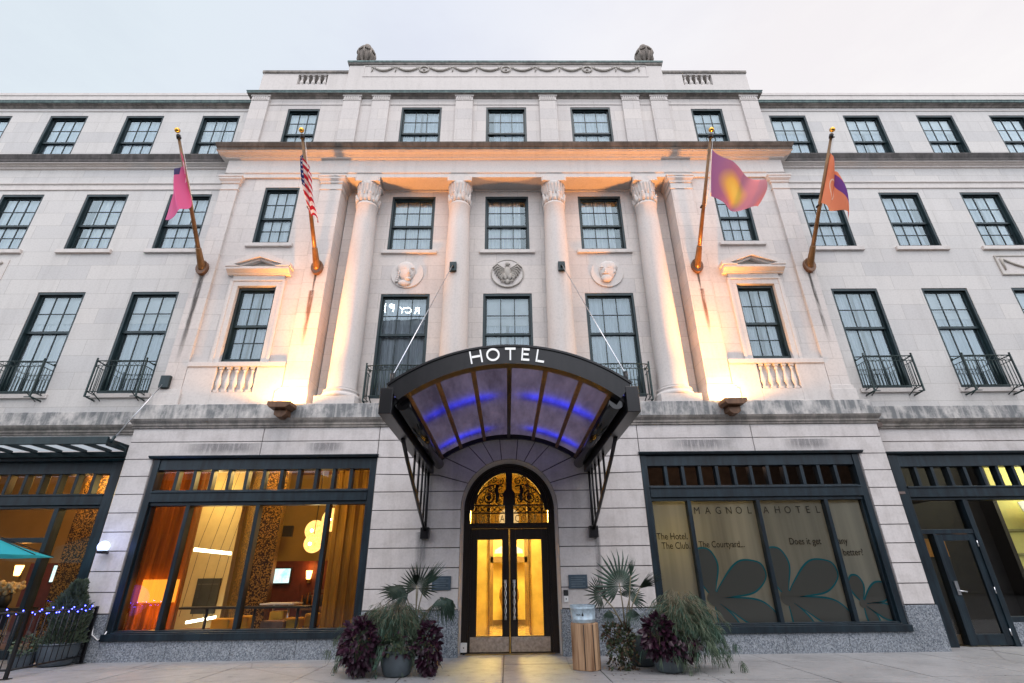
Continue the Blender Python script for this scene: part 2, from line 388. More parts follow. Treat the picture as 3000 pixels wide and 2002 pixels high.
# backing (groove bottom)
bk.wall(-8.27, 8.27, .05, 4.44, .03, [(-SH[1],-SH[0],.05,3.745),(SH[0],SH[1],.05,3.745),(-1.0,1.0,.05,3.70)], .02)
def spandrel(s):
    pts = [(s*1.0, 2.66)] + [(s*ap(d)[0], ap(d)[1]) for d in range(6, 91, 6)] + [(0, 3.70), (s*1.0, 3.70)]
    bk.add([(x, .031, z) for x, z in pts], [tuple(range(len(pts)))])
mirror(spandrel)
for s in (-1, 1): bk.quad((s*8.24,.03,.05),(s*8.24,.6,.05),(s*8.24,.6,4.44),(s*8.24,.03,4.44))
P(bk, 'wall_backing', 'groove')
sd = MB()
for s in (-1, 1):
    for a, b in zip(JZ[:-1], JZ[1:]): sd.quad((s*8.262,.0,a+.013),(s*8.262,.55,a+.013),(s*8.262,.55,b-.013),(s*8.262,.0,b-.013))
P(sd, 'pier_return', 'rust')
# arch reveal (splayed stone jamb to the door frame at Y .42)
rv = MB(); ring = [(1.0, 0.0)] + [(1.0, 2.66)] + [ap(d) for d in range(6, 91, 6)]
full = [(x, z) for x, z in ring] + [(-x, z) for x, z in ring[::-1][1:]]
n = len(full); inn = [(x*.965, z if z < 2.7 else AZ + (z-AZ)*.985) for x, z in full]
rv.add([(x, .0, z) for x, z in full] + [(x, .44, z) for x, z in inn], [(i, i+1, i+1+n, i+n) for i in range(n-1)], False)
P(rv, 'arch_reveal', 'rust')
# granite plinth
for s in (-1, 1):
    for a, b, y, y2, h in ((7.65,8.29,-.018,.55,.775),(.985,2.85,-.018,.4,.775),(2.853,4.0,-.022,.3,.335),(4.006,5.2,-.022,.3,.335),(5.206,6.4,-.022,.3,.335),(6.406,7.647,-.022,.3,.335)):
        P(MB().box(*mx(s, a, b), y, y2, -.05, h), 'granite_plinth', 'granite', .006)

# ---------- shopfronts of the pavilion
TR = [3.02 + .3705*k for k in range(13)]
def shopfront(s, y=0.0, x0=2.86, x1=7.64, mull=(3.79, 5.25, 6.70), trx=TR, lit=True):
    f = MB(); X = lambda a, b: mx(s, a, b)
    f.box(*X(x0, x0+.13), y+.02, y+.26, .40, 3.73); f.box(*X(x1-.13, x1), y+.02, y+.26, .40, 3.73)       # side frames
    f.box(*X(x0+.13, x0+.165), y+.09, y+.25, .50, 2.79); f.box(*X(x1-.165, x1-.13), y+.09, y+.25, .50, 2.79)
    f.box(*X(x0+.13, x1-.13), y+.04, y+.25, 3.50, 3.73)                                                    # header
    f.box(*X(x0+.13, x1-.13), y+.01, y+.25, 2.84, 3.02); f.box(*X(x0+.13, x1-.13), y-.015, y+.25, 3.02, 3.055)  # beam
    f.box(*X(x0+.13, x1-.13), y+.06, y+.25, 3.055, 3.085); f.box(*X(x0+.13, x1-.13), y+.06, y+.25, 2.77, 2.84)
    f.box(*X(x0+.13, x1-.13), y+.05, y+.25, .40, .50)
    for m_ in mull: f.box(*X(m_-.04, m_+.04), y+.055, y+.24, .50, 2.77)
    for t in trx[1:-1]: f.box(*X(t-.035, t+.035), y+.06, y+.22, 3.085, 3.50)
    fr = f.build('shop_window', M['shop'], H, bevel=.006)
    sl = MB(); sl.box(*X(x0-.02, x1+.02), y-.06, y+.05, .335, .45); sl.box(*X(x0+.13, x1-.13), y-.03, y+.06, .45, .475); sl.build('shop_sill', M['shop'], fr, bevel=.006)
    hd = MB(); a, b = X(x0-.04, x1+.08)
    hd.prism_x([(y+.04,3.735),(y-.05,3.735),(y-.09,3.77),(y-.09,3.785),(y+.04,3.81)], a, b); hd.build('hood', M['shop'], fr)
    g = MB(); g.quad((X(x0+.1,x1-.1)[0],y+.15,3.06),(X(x0+.1,x1-.1)[1],y+.15,3.06),(X(x0+.1,x1-.1)[1],y+.15,3.52),(X(x0+.1,x1-.1)[0],y+.15,3.52))
    g.build('transom_glass', M['shopglass'], fr)
    ed = [x0+.14] + list(mull) + [x1-.14]
    for a, b in zip(ed[:-1], ed[1:]):
        g = MB(); a, b = X(a, b); g.quad((a,y+.16,.47),(b,y+.16,.47),(b,y+.16,2.80),(a,y+.16,2.80)); g.build('pane', M['shopglass'], fr)
    return fr
shopfront(-1); SR = shopfront(1)
lintel = MB(); 
for s in (-1, 1): lintel.box(*mx(s, 2.80, 7.70), .035, .5, 3.74, 4.3)
P(lintel, 'lintel', 'groove')

# ---------- belt course and weathered ledge band
belt = [(-.02,4.39),(.03,4.405),(.03,4.445),(.05,4.455),(.05,4.50),(.09,4.555),(.105,4.60),(.02,4.612)]
led = [(.02,4.612),(.02,4.945),(-.02,4.965),(-.75,4.98)]
pav = [(-8.27,.7),(-8.27,0),(8.27,0),(8.27,.7)]
P(MB().mold(pav, belt), 'belt_course', 'grime'); P(MB().mold(pav, led), 'ledge_band', 'dirty')
for s in (-1, 1):
    w = [(8.25,.5),(22,.5)] if s > 0 else [(-22,.5),(-8.25,.5)]
    P(MB().mold(w, [(o*1.6, z) for o, z in belt]), 'belt_course', 'grime'); P(MB().mold(w, led), 'ledge_band', 'dirty')

# ---------- upper pavilion walls
PW, SBY, CPY = .70, .20, .12              # portico wall, side bay wall, pier/pilaster face
hol = []
for cx in (-2.72, 0, 2.72): hol += [(cx-.65, cx+.65, 5.30, 8.225), (cx-.63, cx+.63, 9.61, 11.53)]
P(MB().wall(-4.64, 4.64, 4.95, 11.80, PW, hol, .32), 'portico_wall', 'wall')
for cx in (-2.72, 0, 2.72):
    window(cx, PW, 5.30, 8.225, 7.05, 1.30); window(cx, PW, 9.61, 11.53, 10.50, 1.26, .11)
for s in (-1, 1):
    cx = s*6.40
    P(MB().wall(*mx(s, 5.26, 7.57), 4.95, 11.80, SBY, [(cx-.485,cx+.485,6.085,8.155),(s*6.355-.485,s*6.355+.485,9.50,11.44)], .30), 'bay_wall', 'wall')
    window(cx, SBY+.03, 6.085, 8.155, 7.08, .97); window(s*6.355, SBY, 9.50, 11.44, 10.39, .97, .11)
    # pier beside the portico: die, base mouldings, shaft, cap
    pr = MB(); pr.box(*mx(s, 4.66, 5.25), CPY, .75, 5.40, 11.305); pier = P(pr, 'pier', 'wall')
    b = MB(); b.box(*mx(s, 4.60, 5.36), .03, .75, 4.95, 5.27); b.box(*mx(s, 4.62, 5.33), .06, .75, 5.27, 5.33); b.box(*mx(s, 4.64, 5.30), .09, .75, 5.33, 5.40); b.build('pier_base', M['plain'], pier, bevel=.012)
    c = MB(); a_, b_ = mx(s, 4.66, 5.25)
    c.mold([(a_,.75),(a_,CPY),(b_,CPY),(b_,.75)], [(-.02,11.28),(.02,11.29),(.02,11.32),(.0,11.33),(.0,11.5),(.03,11.52),(.03,11.57),(.08,11.64),(.08,11.70),(.10,11.71),(.10,11.757),(-.05,11.758)])
    c.build('pier_capital', M['plain'], pier)
    # corner pilaster
    pr = MB(); pr.box(*mx(s, 7.57, 8.05), CPY, .9, 5.36, 11.305); pil = P(pr, 'corner_pilaster', 'wall')
    b = MB(); b.box(*mx(s, 7.52, 8.10), .06, .9, 4.95, 5.26); b.box(*mx(s, 7.54, 8.08), .09, .9, 5.26, 5.36); b.build('pilaster_base', M['plain'], pil, bevel=.012)
    c = MB(); a_, b_ = mx(s, 7.57, 8.05)
    c.mold([(a_,.75),(a_,CPY),(b_,CPY),(b_,.75)], [(-.02,11.28),(.02,11.29),(.02,11.32),(.0,11.33),(.0,11.5),(.03,11.52),(.03,11.57),(.08,11.64),(.08,11.70),(.10,11.71),(.10,11.757),(-.05,11.758)])
    c.build('pilaster_capital', M['plain'], pil)
    # pedimented window surround
    pd = MB(); A = .15
    pd.box(cx-.66, cx-.49, A, SBY+.02, 6.04, 8.16); pd.box(cx+.49, cx+.66, A, SBY+.02, 6.04, 8.16); pd.box(cx-.66, cx+.66, A, SBY+.02, 8.16, 8.30)
    pd.box(cx-.70, cx-.62, A-.02, SBY+.02, 6.04, 8.32); pd.box(cx+.62, cx+.70, A-.02, SBY+.02, 6.04, 8.32)
    pd.box(cx-.70, cx+.70, A-.025, SBY+.02, 8.30, 8.345); pd.box(cx-.66, cx+.66, A-.01, SBY+.02, 8.345, 8.47)
    pd.prism_x([(SBY+.02,8.47),(.10,8.47),(.085,8.50),(.0,8.55),(-.03,8.57),(-.03,8.64),(SBY+.02,8.66)], cx-.80, cx+.80)
    sur = P(pd, 'window_surround', 'plain', .006)
    pe = MB()
    for q in (-1, 1):
        pts = [(cx+q*.83,8.642),(cx+q*.83,8.74),(cx,9.09),(cx,8.93),(cx+q*.62,8.70),(cx+q*.44,8.642)]
        pe.prism(pts if q < 0 else pts[::-1], -.05, SBY+.02)
        pts = [(cx+q*.60,8.645),(cx+q*.60,8.70),(cx,8.935),(cx,8.87),(cx+q*.50,8.67),(cx+q*.44,8.645)]
        pe.prism(pts if q < 0 else pts[::-1], .03, SBY+.02)
    pe.build('pediment', M['plain'], sur)
    tp = MB(); tp.prism([(cx-.6,8.645),(cx+.6,8.645),(cx,8.90)], .14, SBY+.03); tp.build('tympanum', M['carved'], sur)
    # sill rail, apron and balusters
    ap_ = MB(); ap_.box(*mx(s, 5.27, 7.56), .09, SBY+.02, 5.92, 6.035); ap_.box(*mx(s, 5.27, 5.93), CPY, SBY+.02, 4.95, 5.92); ap_.box(*mx(s, 6.87, 7.56), CPY, SBY+.02, 4.95, 5.92); ap_.box(*mx(s, 5.93, 6.87), CPY, SBY+.02, 4.95, 5.29)
    apr = P(ap_, 'balustrade', 'plain', .008)
    for k in range(5):
        bx = cx - .37 + k*.185; bl = MB()
        bl.box(bx-.055, bx+.055, .115, .195, 5.29, 5.34); bl.box(bx-.05, bx+.05, .118, .195, 5.865, 5.92)
        bl.lathe(bx, .158, [(.035,5.34),(.04,5.36),(.028,5.39),(.062,5.47),(.066,5.52),(.05,5.60),(.030,5.70),(.026,5.78),(.045,5.80),(.045,5.82),(.035,5.865)], 14, ell=.6)
        bl.build('baluster', M['plain'], apr)

# ---------- giant columns
for x in (-3.97, -1.345, 1.345, 3.97):
    cy = .44; sh = MB()
    prof = [(.365,5.36),(.355,5.42)] + [(.352 - .066*((t/10)**1.7), 5.44 + t*.537) for t in range(11)] + [(.305,10.84),(.312,10.87),(.305,10.90),(.287,10.93)]
    sh.lathe(x, cy, prof, 40); col = P(sh, 'column', 'plain')
    b = MB(); b.box(x-.47, x+.47, cy-.45, .8, 4.95, 5.14); b.lathe(x, cy, [(.45,5.14),(.465,5.18),(.465,5.21),(.44,5.25),(.40,5.27),(.40,5.30),(.42,5.32),(.42,5.345),(.37,5.37)], 40); b.build('column_base', M['plain'], col)
    c = MB()
    c.lathe(x, cy, [(.287,10.93),(.284,11.0),(.288,11.3),(.305,11.52),(.345,11.60)], 40)
    for k in range(22):                   # upper row of tall reed leaves
        a = 2*math.pi*k/22; ca, sa = math.cos(a), math.sin(a)
        c.path([(x+.285*ca, cy+.285*sa, 11.18),(x+.293*ca, cy+.293*sa, 11.32),(x+.306*ca, cy+.306*sa, 11.5),(x+.338*ca, cy+.338*sa, 11.585)], [.016,.024,.026,.016], 6)
    for k in range(8):                    # lower acanthus leaves
        a = 2*math.pi*(k+.5)/8; ca, sa = math.cos(a), math.sin(a)
        c.path([(x+.28*ca, cy+.28*sa, 10.94),(x+.290*ca, cy+.290*sa, 11.06),(x+.305*ca, cy+.305*sa, 11.17),(x+.345*ca, cy+.345*sa, 11.23),(x+.352*ca, cy+.352*sa, 11.18)], [.035,.058,.052,.034,.016], 7)
        c.path([(x+.285*math.cos(a+.39), cy+.285*math.sin(a+.39), 10.94),(x+.298*math.cos(a+.39), cy+.298*math.sin(a+.39), 11.04),(x+.318*math.cos(a+.39), cy+.318*math.sin(a+.39), 11.06)], [.03,.04,.018], 6)
    # concave abacus
    pts = []
    for q in range(4):
        a0 = math.pi/4 + q*math.pi/2
        pts += [(x + .465*math.cos(a0-.07), cy + .465*math.sin(a0-.07)), (x + .465*math.cos(a0+.07), cy + .465*math.sin(a0+.07))]
        for t in (.25, .5, .75):
            aa = a0 + math.pi/2*t; rr = .33 + .055*abs(t-.5)*2
            pts.append((x + rr*math.cos(aa), cy + rr*math.sin(aa)))
    c.prism_z(pts, 11.60, 11.757)
    c.build('column_capital', M['plain'], col)

# ---------- entablature and main cornice
ent = [(-.58,11.76),(-.03,11.76),(-.03,11.90),(-.01,11.905),(.0,11.93),(-.02,11.935),(-.02,12.40)]
cor = [(-.02,12.40),(.05,12.42),(.05,12.455),(.10,12.475),(.10,12.49),(.21,12.515),(.21,12.54),(.245,12.545)]
lip = [(.245,12.545),(.245,12.64),(.265,12.66),(.30,12.76),(.30,12.80),(-.5,12.86)]
ppath = [(-8.08,1.3),(-8.08,CPY),(8.08,CPY),(8.08,1.3)]
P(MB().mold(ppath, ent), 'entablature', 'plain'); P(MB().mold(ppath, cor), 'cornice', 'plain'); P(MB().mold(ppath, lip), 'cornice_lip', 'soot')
sf = MB(); sf.box(-4.6, 4.6, .66, .74, 11.70, 11.77); P(sf, 'wall_head', 'plain')

# ---------- attic storey and parapet
AY = .50
hol = [(cx-.64, cx+.64, 12.88, 15.0) for cx in (-2.69, 0, 2.69)] + [(s*6.43-.505, s*6.43+.505, 12.88, 14.93) for s in (-1, 1)]
aw = MB(); aw.wall(-8.1, 8.1, 12.80, 15.5, AY, hol, .3)
for s in (-1, 1): aw.quad((s*8.1,AY,12.8),(s*8.1,1.5,12.8),(s*8.1,1.5,15.5),(s*8.1,AY,15.5))
P(aw, 'attic_wall', 'wall')
for cx in (-2.69, 0, 2.69): window(cx, AY, 12.88, 15.0, 13.94, 1.28)
for s in (-1, 1): window(s*6.43, AY, 12.88, 14.93, 13.90, 1.01)
for x, w in [(s*c_, w_) for c_, w_ in ((4.93,.55),(4.005,.55),(1.34,.55),(7.85,.56)) for s in (-1, 1)]:
    m = MB(); m.box(x-w/2, x+w/2, AY-.08, AY+.01, 12.81, 15.22); p = P(m, 'attic_pilaster', 'wall', .006)
    c = MB(); c.box(x-w/2-.01, x+w/2+.01, AY-.095, AY+.01, 15.22, 15.25)
    c.box(x-w/2, x+w/2, AY-.082, AY+.01, 15.25, 15.40); c.box(x-w/2-.03, x+w/2+.03, AY-.11, AY+.01, 15.40, 15.46)
    for k in range(7): c.box(x-w/2+.035+k*(w-.07)/7, x-w/2+.035+k*(w-.07)/7+.042, AY-.105, AY-.08, 15.26, 15.39)
    c.build('pilaster_capital', M['plain'], p)
tr = MB(); tr.box(-8.1, 8.1, AY-.02, AY+.02, 15.10, 15.13); P(tr, 'attic_moulding', 'plain')
c2 = [(-.02,15.36),(.02,15.38),(.05,15.42),(.13,15.455),(.13,15.47),(.17,15.475)]
l2 = [(.17,15.475),(.17,15.52),(.19,15.55),(.19,15.57),(-.3,15.60)]
apath = [(-8.12,1.5),(-8.12,AY),(8.12,AY),(8.12,1.5)]
P(MB().mold(apath, c2), 'upper_cornice', 'grime'); P(MB().mold(apath, l2), 'copper_flashing', 'copper')
pp = MB(); PY = .52
pp.wall(-8.06, 8.06, 15.58, 16.62, PY, [(s*6.39-.49, s*6.39+.49, 16.08, 16.56) for s in (-1,1)], .26)
for s in (-1, 1): pp.quad((s*8.06,PY,15.58),(s*8.06,PY+1,15.58),(s*8.06,PY+1,16.62),(s*8.06,PY,16.62))
pp.box(-5.22, 5.22, PY-.07, PY+.5, 15.59, 16.93)
par = P(pp, 'parapet', 'plain')
ps = MB(); ps.box(-5.22, 5.22, PY-.10, PY-.06, 15.60, 16.16); ps.box(-4.70, 4.70, PY-.085, PY-.06, 16.36, 16.40); ps.box(-4.70, 4.70, PY-.085, PY-.06, 16.86, 16.90)
ps.box(-4.74, -4.70, PY-.085, PY-.06, 16.36, 16.90); ps.box(4.70, 4.74, PY-.085, PY-.06, 16.36, 16.90); ps.build('parapet_panel', M['plain'], par)
cp = MB(); cp.mold([(-5.22,1.2),(-5.22,PY-.07),(5.22,PY-.07),(5.22,1.2)], [(-.02,16.90),(.03,16.92),(.05,16.95),(.05,17.0)]); cp.build('parapet_coping', M['grime'], par)
cp = MB(); cp.mold([(-5.22,1.2),(-5.22,PY-.07),(5.22,PY-.07),(5.22,1.2)], [(.05,17.0),(.07,17.02),(.07,17.08),(-.35,17.11)]); cp.build('copper_flashing', M['copper'], par)
for s in (-1, 1):
    a_, b_ = mx(s, 5.22, 8.06); cp = MB(); cp.box(a_-.02, b_+.02, PY-.04, PY+.4, 16.62, 16.72); cp.build('parapet_coping', M['grime'], par)
    for k in range(5):
        bx = s*6.39 - .38 + k*.19; bl = MB()
        bl.box(bx-.06, bx+.06, PY+.02, PY+.14, 16.08, 16.12); bl.box(bx-.05, bx+.05, PY+.02, PY+.13, 16.52, 16.56)
        bl.lathe(bx, PY+.08, [(.04,16.12),(.03,16.14),(.065,16.20),(.068,16.24),(.05,16.31),(.03,16.40),(.028,16.45),(.045,16.48),(.04,16.52)], 12)
        bl.build('baluster', M['plain'], par)
    # urn
    u = MB(); ux, uy = s*4.86, .80
    u.box(ux-.22, ux+.22, uy-.22, uy+.22, 17.09, 17.30)
    u.lathe(ux, uy, [(.16,17.30),(.12,17.36),(.13,17.42),(.22,17.55),(.27,17.72),(.285,17.90),(.27,18.02),(.285,18.05),(.25,18.12),(.18,18.20),(.13,18.24),(.14,18.28),(.12,18.36),(.06,18.44),(.01,18.47)], 24)
    for k in range(8):
        a = 2*math.pi*k/8; u.path([(ux+.20*math.cos(a), uy+.20*math.sin(a), 17.48),(ux+.29*math.cos(a), uy+.29*math.sin(a), 17.75),(ux+.30*math.cos(a), uy+.30*math.sin(a), 17.98)], [.03,.045,.02], 6)
        a2 = a + .39; pts = [(ux+.295*math.cos(a+t*.785), uy+.295*math.sin(a+t*.785), 18.0-.10*math.sin(math.pi*t)) for t in (0,.25,.5,.75,1)]; u.path(pts, [.02,.035,.045,.035,.02], 6)
    P(u, 'urn', 'urn')
# carved garlands on the parapet panel
gl = MB(); gy = PY-.075
def swag(xa, xb):
    pts = [(xa + (xb-xa)*t/8, gy-.025, 16.80 - .17*math.sin(math.pi*t/8)) for t in range(9)]
    gl.path(pts, [.016+.022*math.sin(math.pi*t/8) for t in range(9)], 7)
    for t in range(1, 8): gl.sphere((pts[t][0], gy-.045, pts[t][2]+.01), .022, 6, 4)
ks = [-4.45, -3.67, -2.72, -1.78, -.98, -.0, .98, 1.78, 2.72, 3.67, 4.45]
for i, x in enumerate(ks):
    if i in (2, 5, 8):
        gl.path([(x+.15*math.cos(a*math.pi/8), gy-.02, 16.70+.13*math.sin(a*math.pi/8)) for a in range(16)], .026, 7, closed=True); gl.sphere((x, gy, 16.70), .05, 8, 5)
    else:
        gl.sphere((x, gy-.01, 16.81), .04, 8, 5); gl.path([(x, gy-.01, 16.80),(x+.015, gy-.015, 16.68),(x-.01, gy-.012, 16.58)], [.014,.024,.010], 6)
for a, b, ia, ib in zip(ks[:-1], ks[1:], range(10), range(1, 11)):
    swag(a + (.15 if ia in (2,5,8) else .03), b - (.15 if ib in (2,5,8) else .03))
gl.build('garland', M['carved'], par)

# ---------- wings
WY, WA = .50, .86
for s in (-1, 1):
    r3 = [s*c_ for c_ in (9.11, 11.49, 13.9, 16.3, 18.7)]; r2 = [s*c_ for c_ in (9.2, 11.62, 14.04, 16.46, 18.88)]; r1 = [s*c_ for c_ in (9.25, 11.7, 14.14, 16.57, 19.0)]
    hol = [(c_-.60, c_+.60, 9.535, 11.47) for c_ in r3] + [(c_-.615, c_+.615, 5.40, 8.21) for c_ in r2]
    P(MB().wall(*mx(s, 8.04, 22), 4.95, 12.42, WY, hol, .32), 'wing_wall', 'wing')
    for c_ in r3[:4]: window(c_, WY, 9.535, 11.47, 10.41, 1.20, .12)
    for c_ in r2[:3]: window(c_, WY, 5.40, 8.21, 7.075, 1.23)
    for c_ in r2[:3]:
        sl = MB(); sl.box(c_-.70, c_+.70, WY-.05, WY+.02, 5.29, 5.398); P(sl, 'window_ledge', 'plain', .008)
    hol = [(c_-.605, c_+.605, 12.9, 15.045) for c_ in r1]
    P(MB().wall(*mx(s, 8.08, 22), 12.8, 15.6, WA, hol, .3), 'wing_attic_wall', 'wing')
    for c_ in r1[:4]: window(c_, WA, 12.9, 15.045, 13.95, 1.21)
    w = [(8.02,WY),(22,WY)] if s > 0 else [(-22,WY),(-8.02,WY)]
    fm = MB(); fm.mold(w, [(-.01,11.60),(.03,11.62),(.03,11.66),(.015,11.67),(.015,11.80),(.05,11.83),(.05,11.86),(-.01,11.88)]); P(fm, 'string_course', 'plain')
    P(MB().mold(w, [(-.01,12.38),(.05,12.41),(.05,12.45),(.10,12.475),(.10,12.49),(.17,12.515),(.17,12.54)]), 'cornice', 'plain')
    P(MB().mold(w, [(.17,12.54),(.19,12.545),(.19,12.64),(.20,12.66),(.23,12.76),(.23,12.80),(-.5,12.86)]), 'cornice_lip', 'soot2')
    w = [(8.04,WA),(22,WA)] if s > 0 else [(-22,WA),(-8.04,WA)]
    P(MB().mold(w, [(-.01,15.22),(.02,15.23),(.02,15.26),(-.005,15.27)]), 'attic_moulding', 'plain')
    P(MB().mold(w, [(-.01,15.36),(.03,15.38),(.06,15.42),(.13,15.455),(.13,15.47)]), 'upper_cornice', 'grime')
    P(MB().mold(w, [(.13,15.47),(.16,15.475),(.16,15.52),(.18,15.55),(.18,15.57),(-.02,15.585)]), 'copper_flashing', 'copper')
    P(MB().mold(w, [(.03,15.575),(.03,15.93),(.05,15.94),(.05,16.05),(-.5,16.08)]), 'wing_parapet', 'plain')
    # ground floor strip above the wing shop
    g = MB(); a_, b_ = mx(s, 8.25, 22)
    g.box(a_, b_, WY, WY+.1, 3.86, 4.087); g.box(a_, b_, WY, WY+.1, 4.113, 4.40); g.box(a_, b_, WY+.03, WY+.12, 3.80, 4.42)
    P(g, 'wing_fascia', 'rust')
    if s > 0:
        rp = MB(); rp.box(13.36, 15.4, WY-.02, WY+.01, 8.60, 9.22); p = P(rp, 'relief_panel', 'plain')
        rl = MB(); rl.box(13.36,15.4,WY-.04,WY-.015,9.19,9.22); rl.box(13.36,15.4,WY-.04,WY-.015,8.60,8.63); rl.box(13.36,13.39,WY-.04,WY-.015,8.63,9.19)
        rl.path([(13.5+.06*t, WY-.04, 9.12-.30*math.sin(math.pi*min(t,12)/24)) for t in range(13)], .03, 6); rl.path([(13.5, WY-.04, 9.12),(13.5, WY-.04, 8.75)], [.04,.02], 6); rl.build('relief', M['carved'], p)
    else:
        rp = MB(); rp.box(-15.4, -13.36, WY-.02, WY+.01, 8.60, 9.22); p = P(rp, 'relief_panel', 'plain')
        rl = MB(); rl.path([(-13.5-.06*t, WY-.04, 9.12-.30*math.sin(math.pi*min(t,12)/24)) for t in range(13)], .03, 6); rl.build('relief', M['carved'], p)

# ---------- medallions (generic carved heads and an eagle)
def medal(cx):
    m = MB(); zc = 8.84
    m.add([(cx + .435*math.cos(2*math.pi*k/40), PW-.035, zc + .435*math.sin(2*math.pi*k/40)) for k in range(40)] + [(cx + .45*math.cos(2*math.pi*k/40), PW+.01, zc + .45*math.sin(2*math.pi*k/40)) for k in range(40)],
          [tuple(range(40))] + [(k, (k+1)%40, (k+1)%40+40, k+40) for k in range(40)])
    return P(m, 'medallion', 'plain')
def ellip(m, cx, cy, cz, rx, ry, rz, rot=0, n=14, k=8):
    b = len(m.v); m.sphere((0,0,0), 1, n, k)
    ca, sa = math.cos(rot), math.sin(rot)
    for i in range(b, len(m.v)):
        x, y, z = m.v[i]; x, y, z = x*rx, y*ry, z*rz; m.v[i] = (cx + x*ca - z*sa, cy + y, cz + x*sa + z*ca)
for q, beard in ((-1, False), (1, True)):
    cx = q*2.72; md = medal(cx); h = MB(); zc = 8.84; y = PW-.03; d = -q   # faces turn inward
    ellip(h, cx, y, zc+.05, .235, .10, .31); ellip(h, cx-d*.05, y, zc+.17, .25, .095, .21)         # skull
    ellip(h, cx+d*.07, y-.08, zc+.035, .035, .045, .085); ellip(h, cx+d*.07, y-.095, zc-.02, .04, .035, .03)  # nose
    for e in (-.03, .15): ellip(h, cx+d*e, y-.075, zc+.085, .045, .02, .018); ellip(h, cx+d*e, y-.08, zc+.125, .06, .025, .015)
    ellip(h, cx+d*.06, y-.07, zc-.085, .07, .03, .014); ellip(h, cx+d*.06, y-.07, zc-.115, .055, .03, .015); ellip(h, cx+d*.05, y-.05, zc-.19, .08, .05, .06)
    ellip(h, cx-d*.20, y-.04, zc+.02, .035, .035, .07)
    if beard:
        ellip(h, cx+d*.04, y-.05, zc-.20, .15, .06, .12); ellip(h, cx+d*.07, y-.095, zc-.065, .10, .025, .022)
    else:
        for k in range(5): ellip(h, cx-d*(.22+.01*k), y-.03, zc-.02-.06*k, .05, .04, .035, .3)
        ellip(h, cx-d*.05, y-.01, zc-.30, .18, .06, .10)
    h.build('carved_head', M['plain'], md)
md = medal(0); e = MB(); zc, y = 8.84, PW-.03
e.path([(.43*math.cos(2*math.pi*k/32), y, zc+.43*math.sin(2*math.pi*k/32)) for k in range(32)], .02, 6, closed=True)
ellip(e, 0, y-.03, zc+.0, .10, .07, .20); ellip(e, 0, y-.05, zc+.26, .055, .06, .075); ellip(e, .05, y-.07, zc+.25, .035, .03, .02)
ellip(e, -.07, y-.05, zc-.14, .05, .05, .11, .2); ellip(e, .07, y-.05, zc-.14, .05, .05, .11, -.2); ellip(e, 0, y-.03, zc-.27, .08, .03, .08)
for q in (-1, 1):
    for k in range(7):
        a = .9 - k*.24; L = .36-.02*k
        e.path([(q*.09, y-.03, zc+.12-.03*k),(q*(.09+L*.55*math.cos(a-.5)), y-.05, zc+.14-.04*k+L*.5*math.sin(a-.1)),(q*(.07+L*.92*math.cos(a-.75)), y-.03, zc+.06-.03*k+L*.75*math.sin(a-.5))], [.022,.030,.012], 6)
    for k in range(4): e.bar((q*(.03+.035*k), y-.05, zc-.24), (q*(.04+.045*k), y-.055, zc-.31), .012)
e.build('carved_eagle', M['carved'], md)

# ---------- water stains below the flagpoles and brackets
def stainmat(name, col, strength):
    m, nt, out = newmat(name); v = objco(nt, (7, 1, .9)); n = noise(nt, v, 2.2, 6, .7)
    t = N(nt, 'TexCoord'); sp = N(nt, 'SeparateXYZ'); nt.links.new(t.outputs['UV'], sp.inputs[0])
    ex = N(nt, 'Math', operation='PINGPONG', i_1=.5); nt.links.new(sp.outputs[0], ex.inputs[0])
    a = N(nt, 'Math', operation='MULTIPLY', i_1=strength); nt.links.new(ramp(nt, ex.outputs[0], .02, .32), a.inputs[0])
    b = N(nt, 'Math', operation='MULTIPLY'); nt.links.new(a.outputs[0], b.inputs[0]); nt.links.new(ramp(nt, n, .30, .52), b.inputs[1])
    e = N(nt, 'Math', operation='MULTIPLY'); nt.links.new(b.outputs[0], e.inputs[0]); nt.links.new(ramp(nt, sp.outputs[1], .0, .5), e.inputs[1])
    d = N(nt, 'BsdfDiffuse'); d.inputs[0].default_value = c4(col); tr = N(nt, 'BsdfTransparent'); mxs = N(nt, 'MixShader')
    nt.links.new(e.outputs[0], mxs.inputs[0]); nt.links.new(tr.outputs[0], mxs.inputs[1]); nt.links.new(d.outputs[0], mxs.inputs[2]); nt.links.new(mxs.outputs[0], out.inputs[0]); return m
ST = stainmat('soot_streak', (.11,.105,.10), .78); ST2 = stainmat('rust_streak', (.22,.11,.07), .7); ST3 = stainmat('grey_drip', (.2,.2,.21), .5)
def stain(x, y, z1, z0, w1, w0, mat):
    m = MB(); m.add([(x-w0/2,y,z0),(x+w0/2,y,z0),(x+w1/2,y,z1),(x-w1/2,y,z1)], [(0,1,2,3)]); m.uv = [(0,0),(1,0),(1,1),(0,1)]
    m.build('stain', mat, H)
stain(-7.85, CPY-.004, 8.55, 6.0, .17, .14, ST); stain(7.86, CPY-.004, 8.55, 6.4, .09, .13, ST)
stain(-4.95, CPY-.004, 8.55, 7.8, .09, .05, ST); stain(4.95, CPY-.004, 8.55, 7.9, .09, .05, ST)
stain(-4.97, CPY-.004, 8.0, 6.4, .17, .12, ST2); stain(4.97, CPY-.004, 8.0, 6.7, .14, .10, ST2)
stain(-1.78, -.006, 2.2, 1.2, .30, .24, ST3); stain(1.78, -.006, 2.2, .9, .16, .12, ST3)
for x, w in ((-6.2,2.0),(-4.0,1.0),(4.2,1.6),(6.6,1.2)): stain(x, -.005, 4.06, 3.80, w, w, ST3)

